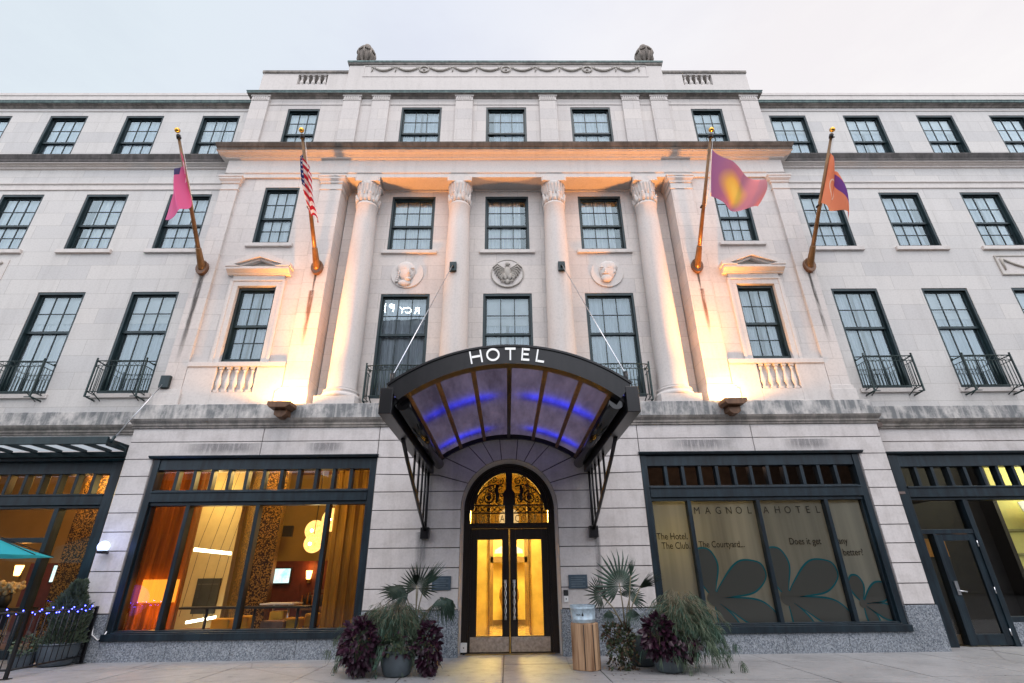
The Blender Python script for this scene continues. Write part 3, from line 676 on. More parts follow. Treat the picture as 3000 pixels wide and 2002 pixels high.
# ---------- shell behind the facade, roof
sh = MB(); sh.box(-22, 22, 9, 9.3, -.1, 15.4); sh.box(-22.2, -22, .5, 9.3, -.1, 15.9); sh.box(22, 22.2, .5, 9.3, -.1, 15.9)
P(sh, 'rear_wall', 'wing'); rf = MB(); rf.box(-22, 22, .95, 9.3, 15.4, 15.55); P(rf, 'roof', plain('roof_felt', (.1,.1,.1), .9))
fl = MB(); fl.box(-22, 22, .75, 9, 4.55, 4.7); P(fl, 'floor_slab', 'groove')
# ================================================================== ENTRANCE DOORWAY (parts of the building)
DY = .44
df = MB()
for s in (-1, 1): df.box(*mx(s, .835, .985), DY-.02, DY+.14, 0, 2.66); df.box(*mx(s, .80, .84), DY+.02, DY+.14, 0, 2.30)
ring = MB()
n = 24; o_ = [ap(180*k/n, 1.0) for k in range(n+1)]; i_ = [(x*.76, AZ + (z-AZ)*.80) for x, z in o_]
for k in range(n):
    a, b, c, d = o_[k], o_[k+1], i_[k+1], i_[k]
    df.add([(a[0],DY-.02,a[1]),(b[0],DY-.02,b[1]),(c[0],DY+.01,c[1]),(d[0],DY+.01,d[1]),(c[0],DY+.14,c[1]),(d[0],DY+.14,d[1])], [(0,1,2,3),(3,2,4,5)])
for k in range(n):                        # bead along the arch
    pass
df.path([(x*.86, DY-.01, AZ+(z-AZ)*.90) for x, z in o_], .022, 6); df.path([(x*.96, DY-.03, AZ+(z-AZ)*.975) for x, z in o_], .018, 6)
df.box(-.84, .84, DY-.01, DY+.14, 2.29, 2.40); df.box(-.84, .84, DY-.03, DY, 2.33, 2.37)
df.box(-.095, .095, DY-.005, DY+.12, 2.40, 2.78); df.prism([(-.13,2.78),(.13,2.78),(.13,3.02),(.07,3.10),(.07,3.5),(-.07,3.5),(-.07,3.10),(-.13,3.02)], DY-.02, DY+.12)
df.box(-.82, -.095, DY, DY+.1, 2.595, 2.615); df.box(.095, .82, DY, DY+.1, 2.595, 2.615); df.box(-.80, .80, DY, DY+.1, 2.755, 2.78)
door = P(df, 'door_frame', 'door', .004)
g = MB(); g.add([(x, DY+.10, z) for x, z in [(.82,2.40)] + [(x*.82, AZ+(z-AZ)*.88) for x, z in o_] + [(-.82,2.40)]], [tuple(range(n+3))]); g.build('transom_glass', M['amber'], door)
# wrought scrollwork in the arch
iw = MB()
def spiral(cx, cz, r0, turns, a0, d, r=.012):
    k = int(18*turns); iw.path([(cx + r0*(1-.82*t/k)*math.cos(a0+d*2*math.pi*turns*t/k), DY+.05, cz + r0*(1-.82*t/k)*math.sin(a0+d*2*math.pi*turns*t/k)) for t in range(k+1)], r, 5)
for s in (-1, 1):
    spiral(s*.45, 2.93, .145, 1.6, math.pi/2, s, .015); iw.sphere((s*.45, DY+.05, 2.93), .05, 8, 5); 
    iw.path([(s*.45+.10*math.cos(a*math.pi/8), DY+.06, 2.93+.10*math.sin(a*math.pi/8)) for a in range(16)], .010, 5, closed=True)
    spiral(s*.24, 2.87, .07, 1.5, 0, s); spiral(s*.30, 3.07, .06, 1.4, 1.5, -s); spiral(s*.17, 2.98, .055, 1.4, 3, s); spiral(s*.62, 2.87, .06, 1.3, 1, s); spiral(s*.40, 3.15, .08, 1.4, 4, -s); spiral(s*.55, 3.08, .07, 1.3, 2, s); spiral(s*.20, 3.28, .08, 1.4, 1, s); spiral(s*.33, 3.32, .07, 1.4, 3, -s)
    iw.path([(s*.27, DY+.05, 2.84),(s*.255, DY+.04, 2.97),(s*.28, DY+.04, 3.08),(s*.25, DY+.05, 3.20)], [.03,.045,.04,.03], 7)
    iw.path([(s*.13, DY+.05, 3.17),(s*.3, DY+.05, 3.21),(s*.52, DY+.05, 3.14),(s*.68, DY+.05, 2.98),(s*.75, DY+.05, 2.80)], .016, 6)
    iw.path([(s*.15, DY+.05, 3.13),(s*.22, DY+.05, 3.10),(s*.30, DY+.05, 3.14)], .010, 5)
    for k in range(5):
        x0 = s*(.12+.132*k); x1 = s*(.12+.132*(k+1))
        iw.bar((x0, DY+.05, 2.62), (x1, DY+.05, 2.75), .008, 5); iw.bar((x0, DY+.05, 2.75), (x1, DY+.05, 2.62), .008, 5); iw.sphere(((x0+x1)/2, DY+.04, 2.685), .022 if k != 2 else .042, 8, 5)
iw.build('scrollwork', M['door'], door)
def text_mesh(txt, size, name, mat, parent, loc, extrude=.004, align='LEFT', rot=(R(90),0,0), sx=1.0):
    cu = bpy.data.curves.new(name, 'FONT'); cu.body = txt; cu.size = size; cu.extrude = extrude; cu.align_x = align; cu.resolution_u = 4
    t = bpy.data.objects.new(name, cu); COL.objects.link(t); dg = bpy.context.evaluated_depsgraph_get()
    me = bpy.data.meshes.new_from_object(t.evaluated_get(dg)); bpy.data.objects.remove(t); me.materials.clear(); me.materials.append(mat); me.name = name
    o = link(name, me, parent, loc); o.rotation_euler = rot; o.scale = (sx, 1, 1); return o
gilt = plain('gilt_letter', (.55,.36,.12), .35, .8)
for i, ch in enumerate('AQUILA'): text_mesh(ch, .205, 'letter', gilt, door, (-.79+.118*i, DY+.085, 2.43), sx=.72)
for i, ch in enumerate('COURT'): text_mesh(ch, .205, 'letter', gilt, door, (.12+.133*i, DY+.085, 2.43), sx=.72)
# two door leaves
for s in (-1, 1):
    l = MB(); X = lambda a, b: mx(s, a, b)
    l.box(*X(.012, .135), DY+.03, DY+.09, .01, 2.285); l.box(*X(.69, .80), DY+.03, DY+.09, .01, 2.285); l.box(*X(.135, .69), DY+.03, DY+.09, 2.07, 2.285); l.box(*X(.135, .69), DY+.03, DY+.09, .01, .30)
    for a, b, c, d in ((.135,.155,.30,2.07),(.67,.69,.30,2.07)): l.box(*X(a, b), DY+.02, DY+.05, c, d)
    leaf = P(l, 'door_leaf', 'door', .004)
    g = MB(); a, b = X(.13, .70); g.quad((a,DY+.06,.29),(b,DY+.06,.29),(b,DY+.06,2.08),(a,DY+.06,2.08)); g.build('glass', M['doorglass'], leaf)
    k = MB(); k.box(*X(.025, .79), DY+.02, DY+.029, .03, .285); k.build('kick_plate', M['kick'], leaf)
    h = MB(); h.box(*X(.06, .12), DY-.03, DY+.03, 1.24, 1.30); h.box(*X(.07, .11), DY-.03, DY+.03, .58, .62)
    pts = lambda ph: [(s*.088 + .017*math.sin(t*.9+ph), DY-.04+.012*math.cos(t*.9+ph), 1.28 - .70*t/16) for t in range(17)]
    h.path(pts(0), .009, 6); h.path(pts(math.pi), .009, 6); h.build('handle', M['steel'], leaf)
a = MB(); a.box(-.011, .011, DY+.005, DY+.05, .01, 2.285); a.build('astragal', M['brass'], door)
t = MB(); t.box(-.86, .86, .30, .62, -.02, .012); t.build('threshold', M['brass'], door)

# ---------- lobby behind the doors
LW = plain('lobby_marble', (.72,.55,.19), .45, var=.2, scale=3); LF = plain('lobby_floor', (.55,.40,.20), .16, var=.15); LD = plain('lobby_dark_stone', (.16,.10,.05), .4)
m = MB(); m.box(-2.6, -2.5, .62, 7.1, 0, 4.3); m.box(2.5, 2.6, .62, 7.1, 0, 4.3); m.box(-2.5, 2.5, 7.0, 7.1, 0, 4.3); m.box(-2.5, 2.5, .62, 7.0, 4.3, 4.4)
lob = P(m, 'lobby_wall', LW)
m = MB(); m.box(-2.5, 2.5, .62, 7.0, -.03, .006); m.build('lobby_floor', LF, lob)
m = MB()
for s in (-1, 1):
    m.box(*mx(s, .52, .56), 3.9, 4.3, 0, 4.3); m.box(*mx(s, .90, .95), 3.9, 4.3, 0, 4.3)
    m.box(*mx(s, .14, .20), 6.6, 6.8, 0, 1.95); m.box(*mx(s, .50, .60), 6.6, 6.8, 0, 2.5)
m.box(-.6, .6, 6.6, 6.8, 1.78, 1.95); m.box(-2.5, 2.5, 6.9, 7.0, 0, .15)
m.build('lobby_moulding', LD, lob)
m = MB()
for s in (-1, 1): m.box(*mx(s, .56, .90), 4.0, 4.35, 0, 4.3)
m.build('lobby_pilaster', LW, lob)
m = MB(); 
for s in (-1, 1): m.prism([(s*.22,2.05),(s*.46,2.05),(s*.44,2.16),(s*.22,2.28)][::s], 6.62, 6.66)
m.build('lobby_fanlight', emit('fanlight_glow', (1,.80,.5), 1.6), lob)
vz = thing('lobby_vase', 'dark bulbous vase standing in the lobby, seen through the gap of the bronze doors', 'vase', (0, 6.0, .006))
MB().lathe(0, 0, [(.14,0),(.16,.1),(.22,.5),(.30,.8),(.28,1.0),(.16,1.2),(.12,1.28)], 20).build('vase_body', LD, vz); MB().lathe(0, 0, [(.14,1.28),(.15,1.32),(.12,1.325)], 16).build('vase_rim', M['brass'], vz)
lt = thing('lobby_lantern', 'bright round white lantern hanging behind the centre post of the arched transom', 'lantern', (0, 1.7, 2.62))
MB().sphere((0,0,0), .24, 20, 12).build('lantern_globe', emit('lantern_white', (1,.88,.66), 14), lt); MB().bar((0,0,.22), (0,0,1.68), .012).build('lantern_rod', M['brass'], lt)
def lamp(kind, loc, energy, col, size=.2, **kw):
    l = bpy.data.lights.new(kind, 'POINT' if 'spot' not in kw else 'SPOT'); l.energy = energy; l.color = col; l.shadow_soft_size = size
    o = bpy.data.objects.new(kind, l); COL.objects.link(o); o.location = loc
    if 'spot' in kw: l.spot_size = R(kw['spot']); l.spot_blend = kw.get('blend', .3); d = Vector(kw['aim']) - Vector(loc); o.rotation_euler = d.to_track_quat('-Z', 'Y').to_euler()
    return o
lamp('lobby_light', (0, 2.6, 3.9), 520, (1,.74,.22), .3); lamp('lobby_light', (0, 5.4, 3.2), 440, (1,.74,.22), .3)

# ================================================================== ENTRANCE CANOPY
def thing_w(name, label, cat, base, group=None): return thing(name, label, cat, base, 0, group)
def part(mb, name, mat, t, bevel=0):
    o = mb.build(name, M[mat] if isinstance(mat, str) else mat, None, bevel=bevel); o.parent = t
    while t.parent: t = t.parent
    if o.parent == t: o.location = (-t.location.x, -t.location.y, -t.location.z)
    return o
C = thing_w('entrance_canopy', 'black barrel vaulted steel and glass canopy lettered HOTEL above the arched doorway', 'canopy', (0, 0, 3.4))
CZ = 1.60
def cp_(deg, r): return (r*math.sin(R(deg)), CZ + r*math.cos(R(deg)))
def arcband(m, d0, d1, r0, r1, y0, y1, k=40):
    A = [cp_(d0+(d1-d0)*i/k, r1) for i in range(k+1)]; B = [cp_(d0+(d1-d0)*i/k, r0) for i in range(k+1)]
    b = len(m.v)
    for (ax, az), (bx, bz) in zip(A, B): m.v += [(ax,y0,az),(bx,y0,bz),(ax,y1,az),(bx,y1,bz)]
    for i in range(k):
        p = b+4*i; q = p+4
        for f in ((p,p+1,q+1,q),(p+2,q+2,q+3,p+3),(p,q,q+2,p+2),(p+1,p+3,q+3,q+1)): m.f.append(f); m.sm.append(False)
    m.f.append((b,b+2,b+3,b+1)); m.sm.append(False); e = b+4*k; m.f.append((e,e+1,e+3,e+2)); m.sm.append(False)
fa = MB(); arcband(fa, -38, 38, 2.495, 2.76, -4.36, -4.24)
part(fa, 'fascia', 'black', C)
tr = MB(); arcband(tr, -38, 38, 2.755, 2.785, -4.38, -4.22); arcband(tr, -38, 38, 2.49, 2.515, -4.375, -4.20); part(tr, 'fascia_trim', 'black', C)
wr = MB(); arcband(wr, -37, 37, 2.50, 2.61, -.10, -.02); part(wr, 'wall_rim', 'black', C)
RB = [-34.5, -24.2, -12.1, 0, 12.1, 24.2, 34.5]
for d in RB:
    rb = MB(); x, z = cp_(d, 2.58); nx, nz = math.sin(R(d)), math.cos(R(d)); tx, tz = nz, -nx; w, h = .035, .075
    q = [(x+tx*w, z+tz*w),(x-tx*w, z-tz*w),(x-tx*w-nx*h, z-tz*w-nz*h),(x+tx*w-nx*h, z+tz*w-nz*h)]
    rb.prism(q, -4.24, -.10); o = part(rb, 'rib', 'brown' if abs(d) > 1 else 'black', C)
gm = translucent('frosted_canopy_glass', (.07,.055,.075), (.115,.095,.14), .62, stripes=2.5)
for a, b in zip(RB[:-1], RB[1:]):
    g = MB(); k = 6; A = [cp_(a+(b-a)*i/k, 2.585) for i in range(k+1)]
    g.add([(x, y, z) for x, z in A for y in (-4.22, -.06)], [(2*i, 2*i+2, 2*i+3, 2*i+1) for i in range(k)], True); part(g, 'glass_panel', gm, C)
LED = emit('blue_led', (.06,.08,1.0), 15)
for y, rng in ((-2.75, ((-33,-6),(6,33))), (-.72, ((-33,-9),(9,33)))):
    for a, b in rng:
        l = MB(); Q = [cp_(a+(b-a)*t/10, 2.76) for t in range(11)]; l.add([(x, yy, z) for x, z in Q for yy in (y-.11, y+.11)], [(2*i, 2*i+2, 2*i+3, 2*i+1) for i in range(10)]); ls = part(l, 'light_strip', LED, C)
        l = MB(); arcband(l, a-1, b+1, 2.77, 2.79, y-.17, y+.17, 12); l.build('added_spill_shield', M['black'], ls)  # opaque cover added over each strip to keep blue spill off the wall
for s in (-1, 1):
    e = MB(); e.box(*mx(s, 1.61, 1.79), -4.37, -.02, 3.37, 3.74); part(e, 'eave_beam', 'black', C, .008)
    t = MB(); t.bar((s*1.50, -4.22, 3.56), (s*1.50, -.05, 3.56), .105, 20); part(t, 'gutter_pipe', 'gloss', C)
    f = MB(); x, z = cp_(36.3, 2.6); f.prism([(s*1.45,3.76),(s*1.63,3.62),(s*1.63,3.52),(s*1.42,3.70)], -4.24, -.06); part(f, 'eave_plate', 'black', C)
    br = MB(); X = s*1.71
    br.path([(X,-.07,2.20),(X,-.9,2.50),(X,-1.69,2.82),(X,-2.5,3.14),(X,-3.0,3.38)], .034, 8)
    br.bar((X,-.07,2.2), (X,-.07,3.40), .030, 8)
    for y, z in ((-.45,2.34),(-.85,2.48),(-1.3,2.66),(-1.8,2.86)): br.bar((X,y,z), (X,y,3.40), .022, 6)
    B = part(br, 'bracket', 'black', C)
    bx = MB(); bx.box(X-.085, X+.085, -.16, -.0, 2.06, 2.28); part(bx, 'bracket_foot', 'black', C, .01)
    an = MB(); ax = s*1.41; an.box(ax-.09, ax+.09, .035, .12, 8.53, 8.80); an.box(ax-.03, ax+.03, -.04, .04, 8.62, 8.70); part(an, 'cable_anchor', 'frame', C, .01)
    cb = MB(); cb.bar((ax, -.03, 8.64), (s*1.68, -4.20, 3.98), .009, 8); part(cb, 'cable', 'steel', C)
    ca = MB(); ca.box(s*1.68-.03, s*1.68+.03, -4.28, -4.16, 3.72, 3.86); ca.path([(s*1.68,-4.2,3.84),(s*1.68,-4.2,4.02)], .03, 8); part(ca, 'cable_clevis', 'black', C)
def letter(strokes, deg, sc=1.0):
    lt = MB()
    x0, z0 = cp_(deg, 2.545); ca, sa = math.cos(R(-deg)), math.sin(R(-deg))
    for poly in strokes:
        lt.prism([(x0 + x*ca - z*sa, z0 + x*sa + z*ca) for x, z in poly], -4.405, -4.365)
    part(lt, 'sign_letter', SWH, C)
SWH = emit('sign_white', (.95,.96,1), 1.0)
def rc(a, b, c, d): return [(a,c),(b,c),(b,d),(a,d)]
hh, st = .178, .021
letter([rc(-.085,-.085+st,0,hh), rc(.085-st,.085,0,hh), rc(-.06,.06,hh*.48,hh*.48+st*.75)], -10.4)
ov = []
for k in range(24):
    a, b = 2*math.pi*k/24, 2*math.pi*(k+1)/24
    ov.append([(.095*math.cos(a), hh/2+.092*math.sin(a)),(.095*math.cos(b), hh/2+.092*math.sin(b)),(.073*math.cos(b), hh/2+.078*math.sin(b)),(.073*math.cos(a), hh/2+.078*math.sin(a))])
letter(ov, -5.1)
letter([rc(-st/2,st/2,0,hh-st*.8), rc(-.075,.075,hh-st*.8,hh)], .3)
letter([rc(-.055,-.055+st,0,hh), rc(-.03,.06,0,st*.8), rc(-.03,.045,hh*.47,hh*.47+st*.75), rc(-.03,.055,hh-st*.8,hh)], 5.0)
letter([rc(-.055,-.055+st,0,hh), rc(-.03,.065,0,st*.8)], 9.6)

# ================================================================== things fixed to the facade
def flood(s, label):
    F = thing_w('flood_light', label, 'floodlight', (s*5.0, 0, 4.6), 'floodlights on the ledge')
    h = MB(); h.prism([(s*5.0-.25,4.88),(s*5.0+.25,4.88),(s*5.0+.25,4.80),(s*5.0+.16,4.74),(s*5.0-.20,4.74),(s*5.0-.25,4.80)], -.44, -.06); part(h, 'housing', 'brown', F, .01)
    l = MB(); l.quad((s*5.0-.21,-.40,4.885),(s*5.0+.21,-.40,4.885),(s*5.0+.21,-.10,4.885),(s*5.0-.21,-.10,4.885)); part(l, 'lens', emit('flood_lens', (1,.62,.22), 25), F)
    b = MB(); b.prism([(s*5.0-.13,4.74),(s*5.0+.13,4.74),(s*5.0+.13,4.62),(s*5.0+.05,4.56),(s*5.0-.05,4.56),(s*5.0-.13,4.62)], -.30, -.02); part(b, 'bracket', 'brown', F, .008)
    lamp('flood_beam', (s*5.0, -.44, 5.0), 2400, (1,.35,.06), .10, spot=94, aim=(s*3.6, -1.9, 12.0), blend=1)
    lamp('flood_beam', (s*5.0, -.40, 4.97), FLOOD, (1,.44,.11), .10, spot=168, aim=(s*5.0, .05, 7.5), blend=.25)
FLOOD = 240
flood(-1, 'brown floodlight glowing on the ledge below the US flag pole pier'); flood(1, 'brown floodlight glowing on the ledge below the yellow and purple flag')

def railing(cx, yw, yf, hw, label, z0=5.19, z1=6.07, bow=0.0):
    T = thing_w('balcony_railing', label, 'railing', (cx, yw, z0), 'iron railings below second floor windows')
    def fy(x): return yf - bow*(1-(x/hw)**2)
    fr = MB()
    for z, r in ((z1,.014),(z1-.13,.010),(z0+.07,.012)):
        fr.path([(cx-hw, yw, z)] + [(cx-hw+2*hw*k/12, fy(-hw+2*hw*k/12), z) for k in range(13)] + [(cx+hw, yw, z)], r, 6)
    for s in (-1, 1):
        fr.box(cx+s*hw-.016, cx+s*hw+.016, yf-.016, yf+.016, z0-.06, z1+.03); fr.sphere((cx+s*hw, yf, z1+.055), .024, 8, 6)
        fr.bar((cx+s*hw, yw-.01, z0-.06), (cx+s*hw, yf, z0-.04), .02, 6); fr.bar((cx+s*(hw-.13), yw-.01, z0-.06), (cx+s*(hw-.13), yf, z0+.07), .012, 6); fr.bar((cx+s*(hw-.13), yf, z0-.05), (cx+s*hw, yf, z0-.05), .012, 6)
        fr.sphere((cx+s*hw, yw-.02, z1+.03), .022, 8, 6)
    part(fr, 'rail_frame', 'iron', T)
    ba = MB(); nb = int(2*hw/.078)
    for k in range(1, nb):
        x = -hw+2*hw*k/nb; ba.bar((cx+x, fy(x), z0+.07), (cx+x, fy(x), z1-.13), .0095, 5)
    for s in (-1, 1):
        for k in (1, 2, 3): y = yf+(yw-yf)*k/4; ba.bar((cx+s*hw, y, z0+.07), (cx+s*hw, y, z1-.13), .0075, 5)
    part(ba, 'balusters', 'iron', T)
    sc = MB(); ns = int(2*hw/.13)
    for k in range(ns):
        x = -hw+2*hw*(k+.5)/ns
        sc.path([(cx+x+.05*math.cos(a*math.pi/5), fy(x), z1-.065+.05*math.sin(a*math.pi/5)) for a in range(10)], .006, 4, closed=True)
    part(sc, 'scroll_band', 'iron', T)
for s, side in ((-1, 'left'), (1, 'right')):
    railing(s*9.2, WY, .18, .585, f'dark green iron balcony railing nearest the {"left" if s<0 else "right"} corner of the columned block', 5.28, 6.12)
    railing(s*11.62, WY, .18, .585, f'dark green iron balcony railing at the outer {"left" if s<0 else "right"} window of the second floor', 5.28, 6.12)
    railing(s*2.72, PW, .32, .69, f'black bowed iron railing half hidden behind the {"left" if s<0 else "right"} shoulder of the vaulted canopy', 5.16, 6.0, .06)

PLATE = plain('blue_slate_plaque', (.06,.09,.12), .45, .3); LINE = plain('plaque_letter', (.14,.18,.21), .4, .4)
for s, lab in ((-1, 'blue grey metal plaque behind the palm left of the doorway'), (1, 'blue grey metal plaque with lines of lettering right of the doorway')):
    T = thing_w('wall_plaque', lab, 'plaque', (s*1.34, 0, 1.13), 'plaques beside the door'); m = MB(); m.box(s*1.34-.185, s*1.34+.185, -.03, .005, 1.13, 1.38); part(m, 'plate', PLATE, T, .006)
    m = MB()
    for k in range(5): m.box(s*1.34-.14, s*1.34+.14-.05*(k % 2), -.034, -.031, 1.165+.04*k, 1.178+.04*k)
    part(m, 'inscription', LINE, T)
T = thing_w('door_intercom', 'small black and white intercom panel on the wall right of the doorway', 'intercom', (1.09, 0, .9)); m = MB(); m.box(1.045, 1.135, -.04, .0, 1.01, 1.11); part(m, 'camera_box', 'dark', T, .006)
m = MB(); m.box(1.05, 1.13, -.03, .0, .90, 1.008); part(m, 'button_plate', 'white', T, .005); m = MB(); m.bar((1.09,-.028,.955), (1.09,-.042,.955), .012, 10); part(m, 'button', 'dark', T)
T = thing_w('outlet_box', 'white weatherproof outlet box low on the left door jamb', 'outlet', (-.90, .3, .1)); m = MB(); m.box(-.965, -.84, .33, .415, .04, .20); part(m, 'box_body', 'white', T, .008); m = MB(); m.bar((-.90,.331,.12), (-.90,.322,.12), .012, 8); part(m, 'socket', 'dark', T); m = MB(); m.bar((-.90,.37,.04), (-.90,.37,.0), .018, 8); part(m, 'conduit', 'dark', T)
T = thing_w('globe_wall_lamp', 'glowing bluish white globe lamp on the stone pier by the cafe', 'lamp', (-8.03, 0, 1.9)); MB; m = MB(); m.sphere((-8.03,-.16,1.98), .105, 20, 12); part(m, 'globe', emit('lamp_globe', (.50,.62,1), 2.6), T)
m = MB(); m.lathe(-8.03, -.16, [(.07,1.85),(.09,1.865),(.10,1.89),(.085,1.905)], 16); m.bar((-8.03,-.16,1.87), (-8.03,.0,1.87), .025, 8); part(m, 'lamp_base', 'black', T)
lamp('globe_glow', (-8.03,-.34,2.0), 4.5, (.22,.34,1), .10)
T = thing_w('awning_anchor', 'dark square cable anchor box on the left corner pilaster', 'anchor box', (-8.0, 0, 5.4)); m = MB(); m.box(-8.06, -7.84, .03, .115, 5.38, 5.68); part(m, 'anchor_box', 'frame', T, .01)
m = MB(); m.bar((-7.97,.04,5.45), (-8.36,-.36,4.12), .012, 6); part(m, 'cable', 'steel', T)

# glass awning over the cafe window
T = thing_w('glass_awning', 'flat steel framed glass awning over the cafe window at the left edge', 'awning', (-12, .5, 3.95))
m = MB(); m.box(-17, -8.42, -.46, -.40, 3.96, 4.12); m.box(-8.47, -8.42, -.40, .46, 3.94, 4.09); m.box(-17, -8.42, .42, .48, 3.88, 4.0); fr = part(m, 'awning_frame', 'frame', T, .006)
for k in range(16):
    m = MB(); x = -8.95-.55*k; m.box(x-.02, x+.02, -.40, .42, 3.97, 4.04); part(m, 'glazing_bar', 'frame', T)
m = MB(); m.quad((-17,-.42,4.07),(-8.45,-.42,4.07),(-8.45,.46,4.03),(-17,.46,4.03)); part(m, 'awning_glass', translucent('frosted_awning_glass', (.55,.60,.63), (.62,.68,.72), .6), T)
m = MB(); m.path([(-8.36,-.42,4.0),(-8.36,-.36,4.14)], .03, 8); m.path([(-8.40,-.1,4.02),(-8.33,.0,3.98),(-8.30,-.02,3.85)], .012, 6); part(m, 'cable_clevis', 'frame', T)

# ================================================================== flagpoles and flags
def flagpole(x, label):
    T = thing_w('flagpole', label, 'flagpole', (x, .1, 8.5), 'flagpoles on the upper facade'); d = Vector((0,-2.15,2.42)).normalized(); a = Vector((x,.06,8.64))
    m = MB(); m.path([a+d*.30, a+d*1.0, a+d*3.22], [.054,.050,.030], 12); part(m, 'pole', 'polewood', T)
    m = MB(); m.path([a-d*.06, a+d*.05, a+d*.50, a+d*.52], [.088,.092,.068,.060], 14); part(m, 'pole_socket', 'polewood', T)
    m = MB(); m.prism([(x+.15*math.cos(k*math.pi/8), 8.66+.21*math.sin(k*math.pi/8)) for k in range(16)][::-1], .02, .125); part(m, 'wall_plate', 'brown', T, .01)
    tp = a+d*3.30; m = MB(); m.sphere(tp, .065, 14, 10); part(m, 'finial_ball', 'gold', T)
    m = MB(); m.path([a+d*3.10, a+d*3.20], .05, 10); m.bar(a+d*3.13, a+d*3.13+Vector((.07,-.02,-.02)), .018, 6); part(m, 'truck', 'black', T)
    b = a+d*3.1+Vector((.06,0,0)); m = MB(); m.path([b, a+d*2.1+Vector((.07,-.02,-.02)), a+d*1.5+Vector((.055,0,0))], .006, 5); part(m, 'halyard', 'white', T)
    m = MB(); m.box(x-.07, x-.04, a.y+d.y*1.5-.05, a.y+d.y*1.5+.05, a.z+d.z*1.5-.01, a.z+d.z*1.5+.02); part(m, 'cleat', 'black', T)
flagpole(-7.87, 'brown flagpole with gilt ball at the far left of the four, carrying the pink flag'); flagpole(-4.92, 'brown flagpole with gilt ball carrying the US flag')
flagpole(4.95, 'brown flagpole with gilt ball carrying the spread yellow and purple flag'); flagpole(7.90, 'brown flagpole with gilt ball carrying the limp orange and purple flag')
def catm(p, t):
    n = len(p)-1; f = t*n; i = min(int(f), n-1); u = f-i
    a, b, c, d = p[max(i-1,0)], p[i], p[i+1], p[min(i+2,n)]
    return .5*((2*b) + (c-a)*u + (2*a-5*b+4*c-d)*u*u + (3*b-a-3*c+d)*u**3)
def flag(name, label, cols, mat, base, rip=.04, fr=9, seed=0, nu=26, nv=30, us=None):
    m = MB(); m.uv = []; rnd = random.Random(seed); ph = rnd.uniform(0, 6)
    cs = [[Vector(p) for p in c] for c in cols]
    for j in range(nv+1):
        v = j/nv
        for i in range(nu+1):
            u = i/nu; q = [catm(c, u) for c in cs]; p = catm(q, v)
            amp = rip*min(1, v*2.5)
            p = p + Vector((.45*amp*math.sin(fr*v+3.0*u+ph+1.3), amp*math.sin(fr*v+2.2*u+ph), .15*amp*math.sin(5*u+ph)))
            m.v.append(tuple(p)); m.uv.append((v, 1-u))
    for j in range(nv):
        for i in range(nu): a = j*(nu+1)+i; m.f.append((a, a+1, a+nu+2, a+nu+1)); m.sm.append(True)
    T = thing_w(name, label, 'flag', base); part(m, 'flag_cloth', mat, T)
    hd = MB(); hd.path([catm(cs[0], k/8) for k in range(9)], .012, 5); part(hd, 'hoist_band', 'white', T); return T
def flagmat(name, fn, tr=.45):
    m, nt, out = newmat(name); t = N(nt, 'TexCoord'); sp = N(nt, 'SeparateXYZ'); nt.links.new(t.outputs['UV'], sp.inputs[0])
    c = fn(nt, sp.outputs[0], sp.outputs[1], t.outputs['UV']); d = N(nt, 'BsdfDiffuse'); l = N(nt, 'BsdfTranslucent'); mxs = N(nt, 'MixShader', i_0=tr)
    for b in (d, l): nt.links.new(c, b.inputs[0])
    nt.links.new(d.outputs[0], mxs.inputs[1]); nt.links.new(l.outputs[0], mxs.inputs[2]); nt.links.new(mxs.outputs[0], out.inputs[0]); return m
def M2(nt, op, a, b=None):
    n = N(nt, 'Math', operation=op)
    for k, v in enumerate((a, b)):
        if v is None: continue
        if isinstance(v, (int, float)): n.inputs[k].default_value = v
        else: nt.links.new(v, n.inputs[k])
    return n.outputs[0]
def pink(nt, u, v, uv):
    c = mixc(nt, (.78,.12,.30), (.80,.22,.42), u); em = M2(nt, 'LESS_THAN', M2(nt, 'ABSOLUTE', M2(nt, 'SUBTRACT', M2(nt, 'ABSOLUTE', M2(nt, 'SUBTRACT', u, .36)), M2(nt, 'MULTIPLY', M2(nt, 'SUBTRACT', .82, v), .35))), .022)
    band = M2(nt, 'MULTIPLY', M2(nt, 'GREATER_THAN', v, .55), M2(nt, 'LESS_THAN', v, .80)); c = mixc(nt, c, (.9,.85,.88), M2(nt, 'MULTIPLY', em, band))
    return mixc(nt, c, (.10,.09,.20), M2(nt, 'MULTIPLY', M2(nt, 'GREATER_THAN', u, .62), M2(nt, 'GREATER_THAN', v, .78)))
def usa(nt, u, v, uv):
    s = M2(nt, 'GREATER_THAN', M2(nt, 'FRACT', M2(nt, 'ADD', M2(nt, 'MULTIPLY', v, 6.5), .5)), .5)
    c = mixc(nt, (.85,.82,.80), (.55,.03,.05), s); can = M2(nt, 'MULTIPLY', M2(nt, 'LESS_THAN', u, .42), M2(nt, 'GREATER_THAN', v, .462))
    du = M2(nt, 'SUBTRACT', M2(nt, 'FRACT', M2(nt, 'MULTIPLY', u, 14)), .5); dv = M2(nt, 'SUBTRACT', M2(nt, 'FRACT', M2(nt, 'MULTIPLY', v, 13)), .5)
    star = M2(nt, 'LESS_THAN', M2(nt, 'ADD', M2(nt, 'MULTIPLY', du, du), M2(nt, 'MULTIPLY', dv, dv)), .045)
    return mixc(nt, c, mixc(nt, (.02,.05,.20), (.85,.85,.88), star), can)
